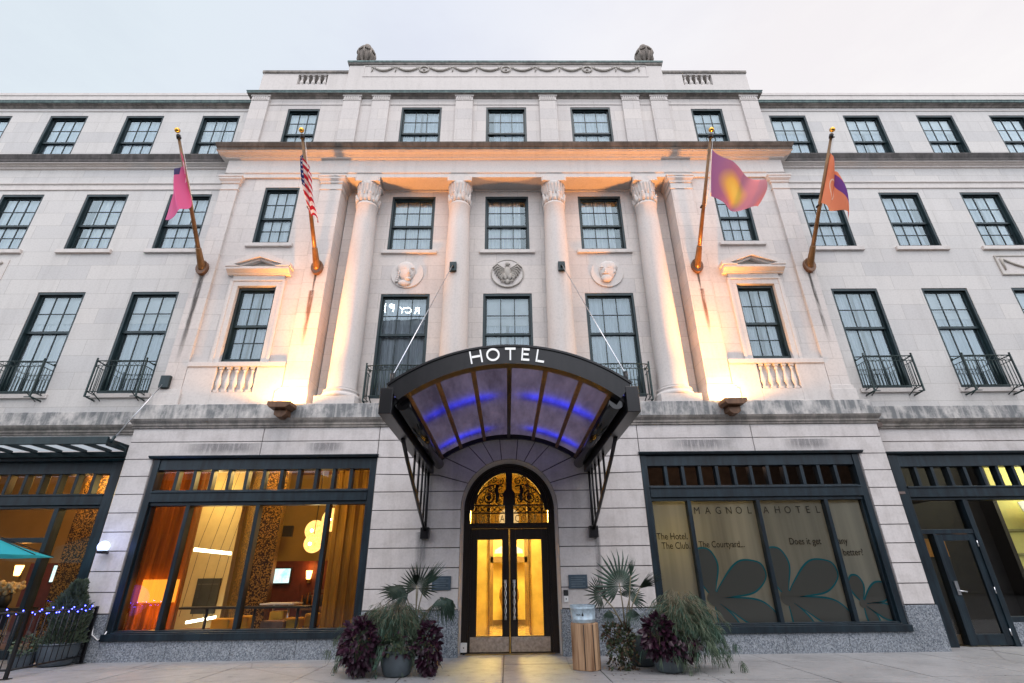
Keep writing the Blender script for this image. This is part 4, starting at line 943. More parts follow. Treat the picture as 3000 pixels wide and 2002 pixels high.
def seal(nt, u, v, uv):
    du = M2(nt, 'SUBTRACT', u, .46); dv = M2(nt, 'MULTIPLY', M2(nt, 'SUBTRACT', v, .44), .8)
    r = M2(nt, 'SQRT', M2(nt, 'ADD', M2(nt, 'MULTIPLY', du, du), M2(nt, 'MULTIPLY', dv, dv))); c = mixc(nt, (.36,.15,.34), (.78,.34,.36), M2(nt, 'MULTIPLY', u, .9))
    c = mixc(nt, c, (.88,.52,.12), ramp(nt, r, .15, .30, (1,1,1), (0,0,0))); return mixc(nt, c, (.95,.72,.16), ramp(nt, r, .06, .20, (1,1,1), (0,0,0)))
def orange(nt, u, v, uv):
    c = mixc(nt, (.86,.34,.20), (.90,.30,.16), u); w = M2(nt, 'ADD', M2(nt, 'MULTIPLY', v, .55), M2(nt, 'MULTIPLY', u, .8)); c = mixc(nt, c, (.20,.08,.32), M2(nt, 'MULTIPLY', M2(nt, 'GREATER_THAN', w, .80), M2(nt, 'LESS_THAN', w, 1.06)))
    x = M2(nt, 'SUBTRACT', u, .35); y = M2(nt, 'SUBTRACT', v, .42); r = M2(nt, 'SQRT', M2(nt, 'ADD', M2(nt, 'MULTIPLY', x, x), M2(nt, 'MULTIPLY', y, y)))
    rg = M2(nt, 'LESS_THAN', M2(nt, 'ABSOLUTE', M2(nt, 'SUBTRACT', r, .14)), .012); return mixc(nt, c, (.95,.75,.62), rg)
flag('pink_flag', 'limp magenta pink flag with small white mark drooping from the far left pole', [[(-7.90,-1.84,10.84),(-7.89,-1.45,10.42),(-7.85,-1.02,9.96)],[(-7.84,-1.80,10.70),(-7.78,-1.50,10.15),(-7.68,-1.25,9.62)],[(-7.93,-1.66,10.42),(-7.86,-1.55,9.85),(-7.70,-1.45,9.22)],[(-8.06,-1.52,10.25),(-8.02,-1.52,9.65),(-7.95,-1.50,9.0)]], flagmat('pink_cloth', pink), (-7.9,-1.5,9.0), .085, 12, 1)
flag('us_flag', 'US stars and stripes flag hanging limp and twisted from its pole', [[(-4.92,-1.84,10.82),(-4.93,-1.35,10.27),(-4.92,-.95,9.80)],[(-4.99,-1.72,10.66),(-4.97,-1.45,10.05),(-4.80,-1.20,9.40)],[(-4.83,-1.62,10.48),(-4.74,-1.45,9.85),(-4.60,-1.30,9.20)],[(-4.80,-1.52,10.30),(-4.68,-1.45,9.60),(-4.47,-1.35,9.02)]], flagmat('us_cloth', usa), (-4.9,-1.4,9.0), .075, 13, 2)
flag('yellow_purple_flag', 'wind spread purple flag with glowing yellow centre on the right inner pole', [[(5.00,-1.86,10.76),(4.97,-1.62,10.25),(4.95,-1.40,9.70)],[(5.32,-1.85,10.36),(5.28,-1.66,9.85),(5.25,-1.46,9.36)],[(5.72,-1.80,10.02),(5.66,-1.66,9.60),(5.58,-1.50,9.16)],[(6.16,-1.76,9.80),(6.10,-1.70,9.58),(5.88,-1.58,9.22)]], flagmat('purple_cloth', seal, .55), (5,-1.6,9.2), .09, 9, 3)
flag('orange_flag', 'limp orange flag with purple band drooping from the far right pole', [[(7.94,-1.82,10.82),(7.92,-1.40,10.35),(7.88,-.96,9.86)],[(8.00,-1.70,10.58),(7.99,-1.45,10.02),(7.96,-1.18,9.52)],[(8.06,-1.58,10.34),(8.12,-1.45,9.80),(8.12,-1.30,9.26)],[(8.16,-1.46,10.24),(8.32,-1.40,9.78),(8.26,-1.34,9.06)]], flagmat('orange_cloth', orange, .5), (7.9,-1.4,9.0), .09, 11, 4)
M['amber_bottle'] = plain('amber_bottle_glass', (.25,.09,.01), .15); SPL = emit('downlight_lens', (1,.85,.55), 12)
# ================================================================== CAFE INTERIOR behind the left windows (room shell = parts of the building)
RW = plain('cafe_wall_paint', (.27,.18,.05), .7, var=.12, scale=1.5); RC = plain('cafe_ceiling', (.42,.22,.11), .7, var=.15, scale=2); RF = plain('cafe_floor', (.14,.09,.06), .35); BE = plain('cafe_beige_wall', (.56,.46,.23), .7, var=.06); BU = plain('cafe_burgundy_wall', (.10,.018,.012), .6)
m = MB(); m.box(-20, -2.75, 5.6, 5.7, 0, 4.4); m.box(-2.78, -2.68, .42, 5.6, 0, 4.4); m.box(-20.1, -20, .6, 5.7, 0, 4.4); caf = P(m, 'cafe_wall', RW)
m = MB(); m.box(-8.2, -2.8, .30, .8, 4.4, 4.5); m.box(-20, -2.8, .8, 5.6, 4.4, 4.5); m.box(-6.4, -4.6, 1.0, 1.5, 4.25, 4.39); m.build('cafe_ceiling', RC, caf); m = MB(); m.box(-20, -2.8, .62, 5.6, -.03, .02); m.build('cafe_floor', RF, caf)
m = MB(); m.box(-8.25, -7.03, 3.0, 3.2, .02, 4.38); m.build('beige_wall_panel', BE, caf)
m = MB(); m.box(-7.05, -4.95, 5.0, 5.15, .02, 1.80); m.box(-7.05, -4.95, 4.98, 5.15, 1.80, 1.84); m.build('burgundy_wall_panel', BU, caf)
m = MB(); m.box(-6.66, -6.38, 4.9, 5.0, 2.5, 2.8); m.build('air_vent', M['dark'], caf)
m = MB(); m.prism_z([(-6.86,3.0),(-6.44,2.5),(-5.88,2.78),(-6.05,3.4)], .02, 4.38); m.prism_z([(-11.1,2.9),(-10.95,2.5),(-10.3,2.5),(-10.2,2.9)], .02, 4.38)
m.build('mosaic_column', mosaic('gold_mosaic'), caf)
m = MB(); m.box(-12.3, -11.05, 3.3, 3.4, .02, 1.8); m.build('burgundy_wall_panel', BU, caf)
def hang(name, label, x0, x1, y, z0, z1, mat, amp=.035, fr=30):
    m = MB(); n = 70; vs = []
    for i in range(n+1):
        t = i/n; yy = y + amp*math.sin(t*fr) + .4*amp*math.sin(t*fr*2.3+1); x = x0+(x1-x0)*t; vs += [(x,yy,z0),(x,yy,z1)]
    m.add(vs, [(2*i,2*i+2,2*i+3,2*i+1) for i in range(n)], True); T = thing_w(name, label, 'curtain', ((x0+x1)/2, y, z0), 'cafe curtains'); part(m, 'curtain_cloth', mat, T)
OC = translucent('orange_curtain_cloth', (.16,.042,.010), (.27,.075,.010), .55, stripes=9, transp=.10); GC = translucent('gold_curtain_cloth', (.32,.19,.05), (.52,.32,.07), .5, stripes=11)
hang('cafe_curtain', 'orange curtain lit from behind at the left end of the cafe window', -7.95, -6.72, .66, .25, 3.60, OC); hang('cafe_curtain', 'dull gold curtain at the end of the cafe window nearest the doorway', -3.86, -2.90, .72, .1, 3.60, GC)
T = thing_w('floor_lamp', 'square orange lampshade glowing behind the orange cafe curtain', 'lamp', (-7.25, 1.0, .02)); m = MB(); m.box(-7.64,-6.96,.72,.86,.95,1.38); part(m, 'lamp_shade', emit('orange_shade', (1,.45,.05), 9), T)
m = MB(); m.bar((-7.3,1.0,.03), (-7.3,1.0,.55), .03, 8); m.lathe(-7.3,1.0,[(.18,.02),(.16,.05)],14); part(m, 'lamp_stand', 'dark', T)
T = thing_w('bar_light', 'white linear bar light hung on thin cables in the cafe', 'light', (-7.1, 2.2, 1.95)); m = MB(); m.prism([(-7.56,1.99),(-6.69,1.90),(-6.69,1.97),(-7.56,2.07)], 2.15, 2.25); part(m, 'light_tube', emit('bar_white', (1,.88,.58), 7), T)
m = MB()
for x, z in ((-7.5,2.06),(-7.2,2.03),(-6.95,2.0),(-6.75,1.97)): m.bar((x,2.2,z), (x+.25,2.5,4.38), .006, 4); m.bar((x+.04,2.2,z-.08), (x-.12,2.3,.6), .006, 4)
part(m, 'cable', 'dark', T)
GLB = emit('globe_paper', (1,.60,.18), 2.4, (22, (.75,.38,.08)))
for i, (x, y, z, r, lab) in enumerate(((-4.75,2.2,2.14,.215,'lowest of the three round paper pendant lamps in the cafe'), (-4.90,2.65,2.47,.25,'middle one of the three round paper pendant lamps in the cafe'), (-4.20,1.8,2.64,.27,'highest of the three round paper pendant lamps, beside the gold curtain'))):
    T = thing_w('pendant_lamp', lab, 'pendant lamp', (x, y, z), 'paper globe pendants'); m = MB(); m.sphere((x,y,z), r, 24, 16); part(m, 'lamp_shade', GLB, T)
    m = MB(); m.bar((x,y,z+r), (x,y,4.4), .008, 5); part(m, 'cord', 'dark', T); m = MB(); m.sphere((x,y-r*.99,z-.02), .035, 10, 6); part(m, 'bulb_glow', emit('bulb', (1,.9,.6), 25), T)
SCR = emit('tv_picture', (.35,.85,.85), 1.5, (7, (.85,.9,.85)))
for x0, x1, y, z0, z1, lab in ((-6.92,-6.24,4.90,1.27,1.64,'flat television showing a pale turquoise picture on the burgundy cafe wall'), (-11.60,-11.25,3.2,1.36,1.74,'small television screen seen through the cafe window at the left edge')):
    T = thing_w('television', lab, 'television', ((x0+x1)/2, y, z0), 'cafe televisions'); m = MB(); m.box(x0-.03,x1+.03,y,y+.06,z0-.04,z1+.03); part(m, 'bezel', 'dark', T, .006); m = MB(); m.box(x0,x1,y-.004,y,z0,z1); part(m, 'screen', SCR, T)
for x, y, z, lab in ((-5.70,4.9,1.36,'flared orange wall sconce on the burgundy cafe wall'), (-4.10,2.9,1.34,'orange sconce shining through the gold cafe curtain'), (-11.60,2.2,1.50,'small orange sconce in the cafe window at the left edge')):
    T = thing_w('wall_sconce', lab, 'sconce', (x, y, z), 'cafe sconces'); m = MB(); m.lathe(x, y, [(.05,z),(.06,z+.03),(.085,z+.22),(.08,z+.225)], 16); part(m, 'sconce_shade', emit('sconce_orange', (1,.48,.12), 9), T); m = MB(); m.box(x-.04,x+.04,y+.03,y+.10,z-.10,z+.02); part(m, 'sconce_bracket', 'brass', T)
    lamp('sconce_light', (x, y-.10, z+.34), 5, (1,.36,.06), .06)
T = thing_w('wall_picture', 'dark tall panel hanging on the pale yellow cafe wall', 'picture', (-7.45, 2.96, .62)); m = MB(); m.box(-7.74,-7.17,2.94,2.99,.62,1.40); part(m, 'picture_panel', plain('dark_panel', (.035,.04,.035), .4), T); m = MB(); m.box(-7.70,-7.21,2.93,2.938,1.26,1.28); part(m, 'picture_trim', plain('panel_trim', (.08,.08,.07), .4), T)
T = thing_w('floor_light', 'white glowing strip light low under the dark panel in the cafe', 'light', (-7.2, 2.5, .40)); m = MB(); m.prism([(-7.55,.44),(-6.9,.54),(-6.9,.60),(-7.55,.50)], 2.5, 2.56); part(m, 'light_strip', emit('strip_white', (1,.9,.66), 8), T)
T = thing_w('bar_table', 'long narrow dark bar table standing along the cafe window', 'table', (-5.5, 1.0, .02)); m = MB(); m.box(-6.88,-4.15,.85,1.25,.81,.85); part(m, 'table_top', 'dark', T)
for x in (-6.35, -5.35, -4.45): m = MB(); m.bar((x,1.05,.02), (x,1.05,.81), .03, 8); part(m, 'leg', 'dark', T)
T = thing_w('cafe_table', 'small pale topped table behind the bar table', 'table', (-5.2, 2.0, .02)); m = MB(); m.box(-5.6,-4.85,1.8,2.4,.84,.87); part(m, 'table_top', 'white', T)
for x in (-5.4, -5.05): m = MB(); m.bar((x,2.1,.02), (x,2.1,.84), .025, 8); part(m, 'leg', 'steel', T)
YS = plain('yellow_seat', (.75,.45,.03), .5, var=.1); TS = plain('taupe_seat', (.22,.13,.10), .6)
def stool(x, y, h, mat, lab, w=.36):
    T = thing_w('bar_stool', lab, 'stool', (x, y, .02), 'cafe stools'); m = MB(); m.box(x-w/2,x+w/2,y-.18,y+.18,h-.26,h); part(m, 'seat', mat, T, .03)
    for a in (-1, 1):
        for b in (-1, 1): m = MB(); m.bar((x+a*.13,y+b*.13,h-.24), (x+a*.15,y+b*.15,.02), .014, 6); part(m, 'leg', 'steel', T)
for x, y, h, mat, lab, w in ((-6.22,1.6,.60,YS,'yellow stool left of the middle mullion of the cafe window',.40),(-5.80,1.7,.64,YS,'yellow stool just right of the middle mullion',.26),(-5.50,2.6,.68,YS,'small yellow stool below the left end of the pale table',.22),(-5.28,2.2,.71,YS,'yellow stool under the pale table',.30),(-5.05,1.45,.56,TS,'wide taupe stool in front of the pale table',.50),(-4.70,1.6,.60,YS,'yellow stool beside the right mullion',.34),(-4.38,1.8,.67,YS,'yellow stool farthest right, against the mullion',.24),(-6.75,1.45,.42,TS,'low taupe bench end under the left mullion',.60)): stool(x, y, h, mat, lab, w)
m = MB()
for k in range(4): m.box(-5.6+.06*k, -4.8, 4.0+.2*k, 4.9, .62+.13*k, .70+.13*k)
T = thing_w('display_shelf', 'stepped brown shelf unit below the cafe sconce', 'shelf', (-5.2, 4.4, .02)); m.box(-5.5,-4.9,4.2,4.8,.02,.62); part(m, 'shelf_boards', plain('shelf_brown', (.16,.09,.05), .5), T)
T = thing_w('flower_arrangement', 'cream flower arrangement behind the cafe glass at the left edge', 'flowers', (-11.1, 1.5, .9)); m = MB(); rr = random.Random(3)
for k in range(40): m.sphere((-11.05+rr.uniform(-.26,.26), 1.5+rr.uniform(-.12,.12), 1.25+rr.uniform(-.10,.12)), rr.uniform(.03,.06), 6, 4)
part(m, 'blossoms', plain('cream_petals', (.72,.60,.36), .8), T); m = MB(); m.lathe(-11.05,1.5,[(.09,.86),(.12,1.0),(.10,1.16)],14); part(m, 'vase', 'dark', T)
m = MB(); m.box(-11.6,-10.5,1.3,1.8,.80,.86); m.box(-11.1,-11.0,1.5,1.6,.02,.80); T = thing_w('cafe_table', 'dark table carrying the cream flowers at the left edge', 'table', (-11.05,1.5,.02)); part(m, 'table_top', 'dark', T)
m = MB(); rr = random.Random(5); T = thing_w('bottle_row', 'row of dark bottles on the stepped shelf below the cafe sconce', 'bottles', (-5.2, 4.2, .7))
for k in range(14): x = -5.5+.05*k; z = .70+.02*(k % 5); m = MB(); m.lathe(x, 4.05+rr.uniform(-.03,.05), [(.025,z),(.028,z+.02),(.028,z+.16),(.010,z+.21),(.010,z+.27)], 8); part(m, 'bottle', 'dark' if k % 3 else 'amber_bottle', T)
for x, y in ((-7.6,2.0),(-6.9,1.5),(-5.9,1.9),(-5.2,3.2),(-4.3,2.4),(-3.6,1.6),(-9.6,1.8),(-10.4,3.0),(-11.8,2.0)):
    T = thing_w('ceiling_spot', 'tiny white downlight in the cafe ceiling', 'downlight', (x, y, 4.37), 'cafe ceiling downlights'); m = MB(); m.lathe(x, y, [(.07,4.36),(.07,4.395)], 14); part(m, 'spot_ring', 'white', T); m = MB(); m.lathe(x, y, [(.05,4.352),(.05,4.358)], 12); part(m, 'spot_lens', SPL, T)
# chairs of the terrace at the left edge
def chair(x, y, rz, lab):
    T = thing('terrace_chair', lab, 'chair', (x, y, 0), rz, 'cafe terrace chairs'); m = MB(); m.box(-.21,.21,-.20,.20,.43,.46); m.build('seat', M['black'], T); m = MB(); m.box(-.20,.20,.18,.205,.55,.84); m.build('backrest', M['black'], T)
    for a in (-1, 1):
        for b in (-1, 1): m = MB(); m.bar((a*.19,b*.18,0), (a*.19,b*.18,.86 if b > 0 else .44), .013, 6); m.build('leg', M['black'], T)
chair(-9.6, -.3, .4, 'black terrace chair behind the fence beside the clipped conifer'); chair(-10.4, -.9, -.5, 'black terrace chair under the teal parasol')
lamp('cafe_light', (-5.0, 2.6, 4.0), 165, (1,.64,.20), .3); lamp('cafe_light', (-7.55, 2.1, 3.4), 75, (1,.68,.26), .2); lamp('cafe_light', (-10.6, 1.9, 3.7), 80, (1,.50,.14), .3); lamp('cove_light', (-5.5, 1.2, 3.95), 26, (1,.36,.08), .15); lamp('cafe_light', (-13.5, 2.5, 3.8), 120, (1,.5,.17), .3)
lamp('curtain_light', (-7.25, .92, .72), 18, (1,.42,.05), .10)

# ================================================================== RIGHT SHOP: printed film on the panes
m = MB(); m.box(2.75, 8.7, 3.2, 3.3, 0, 4.4); m.box(2.68, 2.75, .42, 3.2, 0, 4.4); m.box(8.62, 8.70, .55, 3.2, 0, 4.4); shp = P(m, 'shop_wall', plain('shop_wall_paint', (.22,.17,.12), .8)); m = MB(); m.box(2.75,8.62,.3,3.2,4.4,4.5); m.build('shop_ceiling', plain('dim_ceiling', (.10,.075,.065), .8), shp); m = MB(); m.box(2.76,8.61,.27,3.19,2.90,2.95); m.build('added_light_baffle', plain('added_light_baffle', (.16,.12,.11), .8), shp); m = MB(); m.box(2.75,8.62,.6,3.2,-.03,.02); m.build('shop_floor', RF, shp)  # low slab under the ceiling is added to keep shop light from the transoms
FILM = translucent('printed_window_film', (.58,.57,.50), (.55,.50,.32), .34, stripes=1.2, transp=.06)
for a, b in ((3.0,3.755),(3.825,5.215),(5.285,6.665),(6.735,7.49)):
    g = MB(); g.quad((a,.195,.49),(b,.195,.49),(b,.195,2.78),(a,.195,2.78)); g.build('window_film', FILM, SR)
TEAL = translucent('teal_print', (.05,.30,.36), (.04,.28,.34), .35); PET = translucent('dark_print', (.27,.255,.225), (.24,.19,.12), .3); LET = plain('dark_letter_print', (.018,.016,.015), .6); SLV = plain('grey_letter_print', (.05,.048,.042), .5)
def blob(pts, g, n=8):
    out = []; k = len(pts)
    for i in range(k):
        p0, p1, p2, p3 = (Vector(pts[(i+j-1) % k]) for j in range(4))
        for t in range(n):
            u = t/n; out.append(tuple(.5*((2*p1)+(p2-p0)*u+(2*p0-5*p1+4*p2-p3)*u*u+(3*p1-p0-3*p2+p3)*u**3)))
    c = sum((Vector(p) for p in out), Vector((0,0)))/len(out)
    return [tuple(Vector(p) + (Vector(p)-c).normalized()*g) for p in out]
def petal(cx, cz, ang, L, w, x0, x1):
    ca, sa = math.cos(R(ang)), math.sin(R(ang)); sh = [(0.06,0),(.35*L,.34*w),(.70*L,.52*w),(.95*L,.25*w),(L,-.02*w),(.92*L,-.32*w),(.65*L,-.46*w),(.33*L,-.26*w)]
    pts = [(cx+a*ca-b*sa, cz+a*sa+b*ca) for a, b in sh]
    for nm, g, y, mt in (('petal_outline', .036, .186, TEAL), ('petal', 0, .182, PET)):
        q = [(min(max(x, x0), x1), max(z, .50)) for x, z in blob(pts, g)]
        mm = MB(); c = (min(max(cx+.55*L*ca, x0), x1), max(cz+.55*L*sa, .52)); mm.add([(x,y,z) for x, z in q] + [(c[0],y,c[1])], [(i,(i+1)%len(q),len(q)) for i in range(len(q))]); mm.build(nm, mt, SR)
def flower(cx, cz, x0, x1, k=1.0):
    for a, L, w in ((96,.92,.50),(27,1.22,.58),(-19,1.28,.46),(-66,.80,.36)): petal(cx, cz, a, L*k, w*k, x0, x1)
    mm = MB(); mm.add([(cx+.14*k*math.cos(t*math.pi/10),.178,cz+.14*k*math.sin(t*math.pi/10)) for t in range(20)], [tuple(range(20))]); mm.build('flower_centre', PET, SR)
flower(4.04, .92, 3.83, 5.21); flower(5.50, .92, 5.29, 6.66); flower(6.98, .80, 6.74, 7.48, .55)
for ch, x in zip('MAGNOLIAHOTEL', (3.90,4.14,4.36,4.58,4.79,5.04,5.23,5.38,5.62,5.83,6.08,6.29,6.50)): text_mesh(ch, .205, 'letter', SLV, SR, (x, .176, 2.515), .001, sx=.88)
for tx, sz, x, z in (('The Hotel.', .185, 3.05, 2.02), ('The Club.', .185, 3.13, 1.84), ('The Courtyard...', .175, 3.90, 1.86), ('Does it get', .185, 5.78, 1.90), ('any', .185, 6.80, 1.90), ('better?', .185, 6.84, 1.68)): text_mesh(tx, sz, 'lettering', LET, SR, (x, .176, z), .001, sx=.80)
lamp('shop_light', (4.0, 1.7, 2.3), 38, (1,.72,.30), .4); lamp('shop_light', (6.6, 1.7, 2.3), 11, (1,.75,.40), .4); lamp('shop_light', (5.0, 1.2, 4.0), 9, (1,.6,.42), .4); lamp('shop_light', (3.25, .75, 2.0), 5, (1,.78,.18), .2)  # lamp above the low slab is added to lift the dark transoms
m = MB(); m.box(2.95, 3.0, .5, .9, .1, 2.9); m.box(3.70,3.74,.24,.26,.5,2.0); m.build('yellow_curtain_edge', plain('yellow_drape', (.75,.55,.05), .7), shp)

# ================================================================== WING SHOPFRONTS at Y = .50
def wing_front(s):
    y = .50; X = lambda a, b: mx(s, a, b); f = MB(); E = 17.0
    f.box(*X(8.64, 8.86), y-.01, y+.26, .0, 3.80); f.box(*X(8.86, E), y+.02, y+.25, 3.53, 3.80); f.box(*X(8.86, E), y-.01, y+.25, 2.86, 3.05); f.box(*X(8.86, E), y-.035, y+.25, 3.05, 3.09); f.box(*X(8.86, E), y+.05, y+.25, 2.80, 2.86)
    for k in range(1, 22): x = 8.86+.375*k; f.box(*X(x-.035, x+.035), y+.05, y+.22, 3.09, 3.53)
    if s > 0:
        f.box(10.02, 10.13, y+.03, y+.24, .0, 2.80); f.box(8.86, 10.02, y+.04, y+.24, 2.10, 2.19); f.box(10.13, 17, y+.04, y+.25, .42, .52)
        f.box(9.12, 9.18, y+.04, y+.22, .02, 2.10)
    else:
        for x in (9.80, 11.6, 13.4): f.box(*X(x-.05, x+.05), y+.03, y+.24, .0, 2.80)
        f.box(*X(9.85, 17), y+.05, y+.22, 2.11, 2.21); f.box(*X(8.86, 17), y+.04, y+.25, .0, .16)
    fr = P(f, 'shop_window', 'shop', .006)
    hd = MB(); a, b = X(8.55, 17); hd.prism_x([(y+.04,3.80),(y-.06,3.80),(y-.10,3.83),(y-.10,3.85),(y+.04,3.88)], a, b); hd.build('hood', M['shop'], fr)
    g = MB(); a, b = X(8.8, 17); g.quad((a,y+.15,3.07),(b,y+.15,3.07),(b,y+.15,3.55),(a,y+.15,3.55)); g.build('transom_glass', M['shopglass'], fr)
    ed = (8.8, 10.05, 17) if s > 0 else (8.8, 9.8, 11.6, 13.4, 17)
    for a, b in zip(ed[:-1], ed[1:]):
        a, b = X(a, b); g = MB(); z = 2.12 if (s > 0 and a < 9) else .1
        g.quad((a,y+.16,z),(b,y+.16,z),(b,y+.16,2.83),(a,y+.16,2.83)); g.build('pane', M['shopglass'], fr)
    if s > 0:
        g = MB(); g.quad((8.84,y+.16,.05),(9.14,y+.16,.05),(9.14,y+.16,2.12),(8.84,y+.16,2.12)); g.build('pane', M['shopglass'], fr)
        d = MB(); d.box(9.18,9.32,y+.06,y+.12,.02,2.09); d.box(9.88,10.02,y+.06,y+.12,.02,2.09); d.box(9.32,9.88,y+.06,y+.12,1.96,2.09); d.box(9.32,9.88,y+.06,y+.12,.02,.22); dr = P(d, 'shop_door', 'shop', .006)
        g = MB(); g.quad((9.30,y+.09,.2),(9.90,y+.09,.2),(9.90,y+.09,1.98),(9.30,y+.09,1.98)); g.build('glass', M['shopglass'], dr)
        h = MB(); h.box(9.215,9.285,y+.03,y+.06,.92,1.18); h.bar((9.25,y+.02,1.0), (9.40,y+.01,.98), .014, 8); h.bar((9.25,y+.06,1.0), (9.25,y+.01,1.0), .014, 8); h.build('lever_handle', M['steel'], dr)
        for z in (1.9, 1.0, .25): h = MB(); h.bar((10.02,y+.045,z-.06), (10.02,y+.045,z+.06), .014, 8); h.build('hinge', M['steel'], dr)
        gr = MB(); gr.box(10.13,17,y+.03,y+.2,-.02,.42); P(gr, 'granite_plinth', 'granite')
    return fr
wing_front(-1); wing_front(1)
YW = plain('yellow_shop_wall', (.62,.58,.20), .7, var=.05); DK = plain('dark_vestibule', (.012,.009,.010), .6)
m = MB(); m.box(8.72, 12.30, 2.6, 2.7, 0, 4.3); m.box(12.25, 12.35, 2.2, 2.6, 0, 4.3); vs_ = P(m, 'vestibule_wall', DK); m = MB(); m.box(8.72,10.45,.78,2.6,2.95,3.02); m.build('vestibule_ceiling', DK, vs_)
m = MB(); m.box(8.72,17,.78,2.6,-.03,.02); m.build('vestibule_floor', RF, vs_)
m = MB(); m.box(12.35, 20, 2.6, 2.7, 0, 4.3); yw = P(m, 'yellow_shop_wall', YW)
m = MB(); m.box(12.4,20,2.57,2.6,2.28,2.33); m.box(12.4,20,2.57,2.6,1.72,1.77); m.box(12.4,20,2.3,2.6,1.12,1.15); m.build('wall_shelf', plain('shelf_trim', (.30,.28,.12), .6), yw)
m = MB(); m.box(10.5, 20, .78, 2.7, 4.3, 4.4); m.build('shop_ceiling', plain('pale_ceiling', (.7,.62,.42), .8), yw)
T = thing_w('ceiling_light', 'long white fluorescent ceiling light above the yellow walled shop', 'light', (13, 1.6, 4.2)); m = MB(); m.box(10.9,19,1.25,1.55,4.2,4.28); part(m, 'light_tube', emit('fluorescent', (1,.95,.72), 7), T)
T = thing_w('hanging_banner', 'white scalloped paper cut out hanging in the yellow walled shop', 'banner', (13.6, 2.3, 2.4)); m = MB(); m.prism([(12.95,2.95),(13.9,3.1),(14.6,3.0),(14.6,2.3),(13.75,2.0),(13.6,2.35),(13.35,2.4),(13.25,2.62),(13.02,2.68)], 2.28, 2.30); part(m, 'banner_sheet', 'white', T)
T = thing_w('window_poster', 'orange brown poster seen through the dark shop door', 'poster', (10.4, 2.5, 1.5)); m = MB(); m.box(10.32,10.95,2.55,2.59,1.70,2.12); part(m, 'poster_sheet', plain('orange_poster', (.45,.20,.03), .6), T)
lamp('shop_light', (14, 1.6, 3.6), 120, (1,.92,.62), .5); lamp('shop_light', (10.6, 1.5, 1.9), .8, (1,.5,.2), .2)

# ================================================================== PAVEMENT, ROAD, GROUND
gd = MB(); gd.box(-300, 300, -300, 300, -.40, -.30); g = gd.build('ground', M['asphalt']); tag(g, kind='structure')
rd = MB(); rd.box(-120, 120, -26, -5.8, -.30, -.15); g = rd.build('road', M['asphalt']); tag(g, kind='structure')
kb = MB(); kb.box(-120, 120, -5.8, -5.62, -.30, .0); g = kb.build('kerb', M['granite']); tag(g, kind='structure')
pv = MB(); rr = random.Random(11); xs = [-24.6+1.53*k for k in range(34)]; ys = [-5.6, -4.15, -2.52, -.88, .30]
for j in range(4):
    for i in range(33):
        dz = rr.uniform(-.002, .002); pv.box(xs[i]+.009, xs[i+1]-.009, ys[j]+.009, ys[j+1]-.009, -.10, .0+dz)
pv.box(-24.6, 25.9, .30, .78, -.1, -.001); g = pv.build('pavement', M['concrete']); tag(g, kind='structure')
pb = MB(); pb.box(-24.6, 25.9, -5.62, .29, -.3, -.015); g = pb.build('pavement_bed', M['groove']); tag(g, kind='structure')
# buildings across the street (seen mirrored in the panes)
LITW = emit('lit_window', (1,.42,.12), 1.6, (.9, (.15,.05,.02)))
def opposite(x0, x1, h, col, lab, lit):
    T = thing_w('street_building', lab, 'building', ((x0+x1)/2, -32, 0), 'buildings across the street'); m = MB(); m.box(x0,x1,-44,-32,-.2,h); part(m, 'wall', plain('brick_across', col, .85, var=.15, scale=2), T)
    m = MB(); m.box(x0-.2,x1+.2,-44.2,-31.7,h,h+.5); part(m, 'roof_cornice', 'carved', T); rr = random.Random(int(x0*7)); n = int((x1-x0)/3)
    for z in range(int(h//3.6)):
        for i in range(n):
            if rr.random() < .7:
                xx = x0+1+i*3; m = MB(); m.box(xx,xx+1.1,-31.98,-31.94,z*3.6+1.2,z*3.6+2.6); part(m, 'window', LITW if rr.random() < lit else 'dark', T)
opposite(-15, -6, 24.0, (.11,.08,.065), 'tall brown building across the street, mirrored in the windows', .10); opposite(-62, -16, 9, (.10,.085,.07), 'low brown row across the street at the left', .08); opposite(-5, 30, 10, (.07,.055,.05), 'dark brick building across the street, mirrored in the shop glass', .10); opposite(32, 70, 12, (.08,.07,.065), 'brick building across the street at the far right', .12)
T = thing_w('rooftop_sign', 'white lit rooftop letters mirrored backwards in a window', 'sign', (-10, -31.5, 24.5))
SG = emit('sign_letters', (1,.98,.95), 22)
for ch, x in zip('RCY', (-8.55, -9.35, -10.0)): o = text_mesh(ch, 1.0, 'letter', SG, T, (x+10, 0, .55), .05, rot=(R(90),0,R(180)))
for ch, x in zip('PL', (-11.15, -11.85)): o = text_mesh(ch, 1.0, 'letter', SG, T, (x+10, 0, .9), .05, rot=(R(90),0,R(180)))
m = MB(); m.bar((-13,-31.6,24.4), (-7.5,-31.6,24.4), .05, 6)
for k in range(6): m.bar((-13+k*1.1,-31.6,24.0), (-13+k*1.1,-31.6,25.9), .03, 5)
part(m, 'sign_frame', 'dark', T)
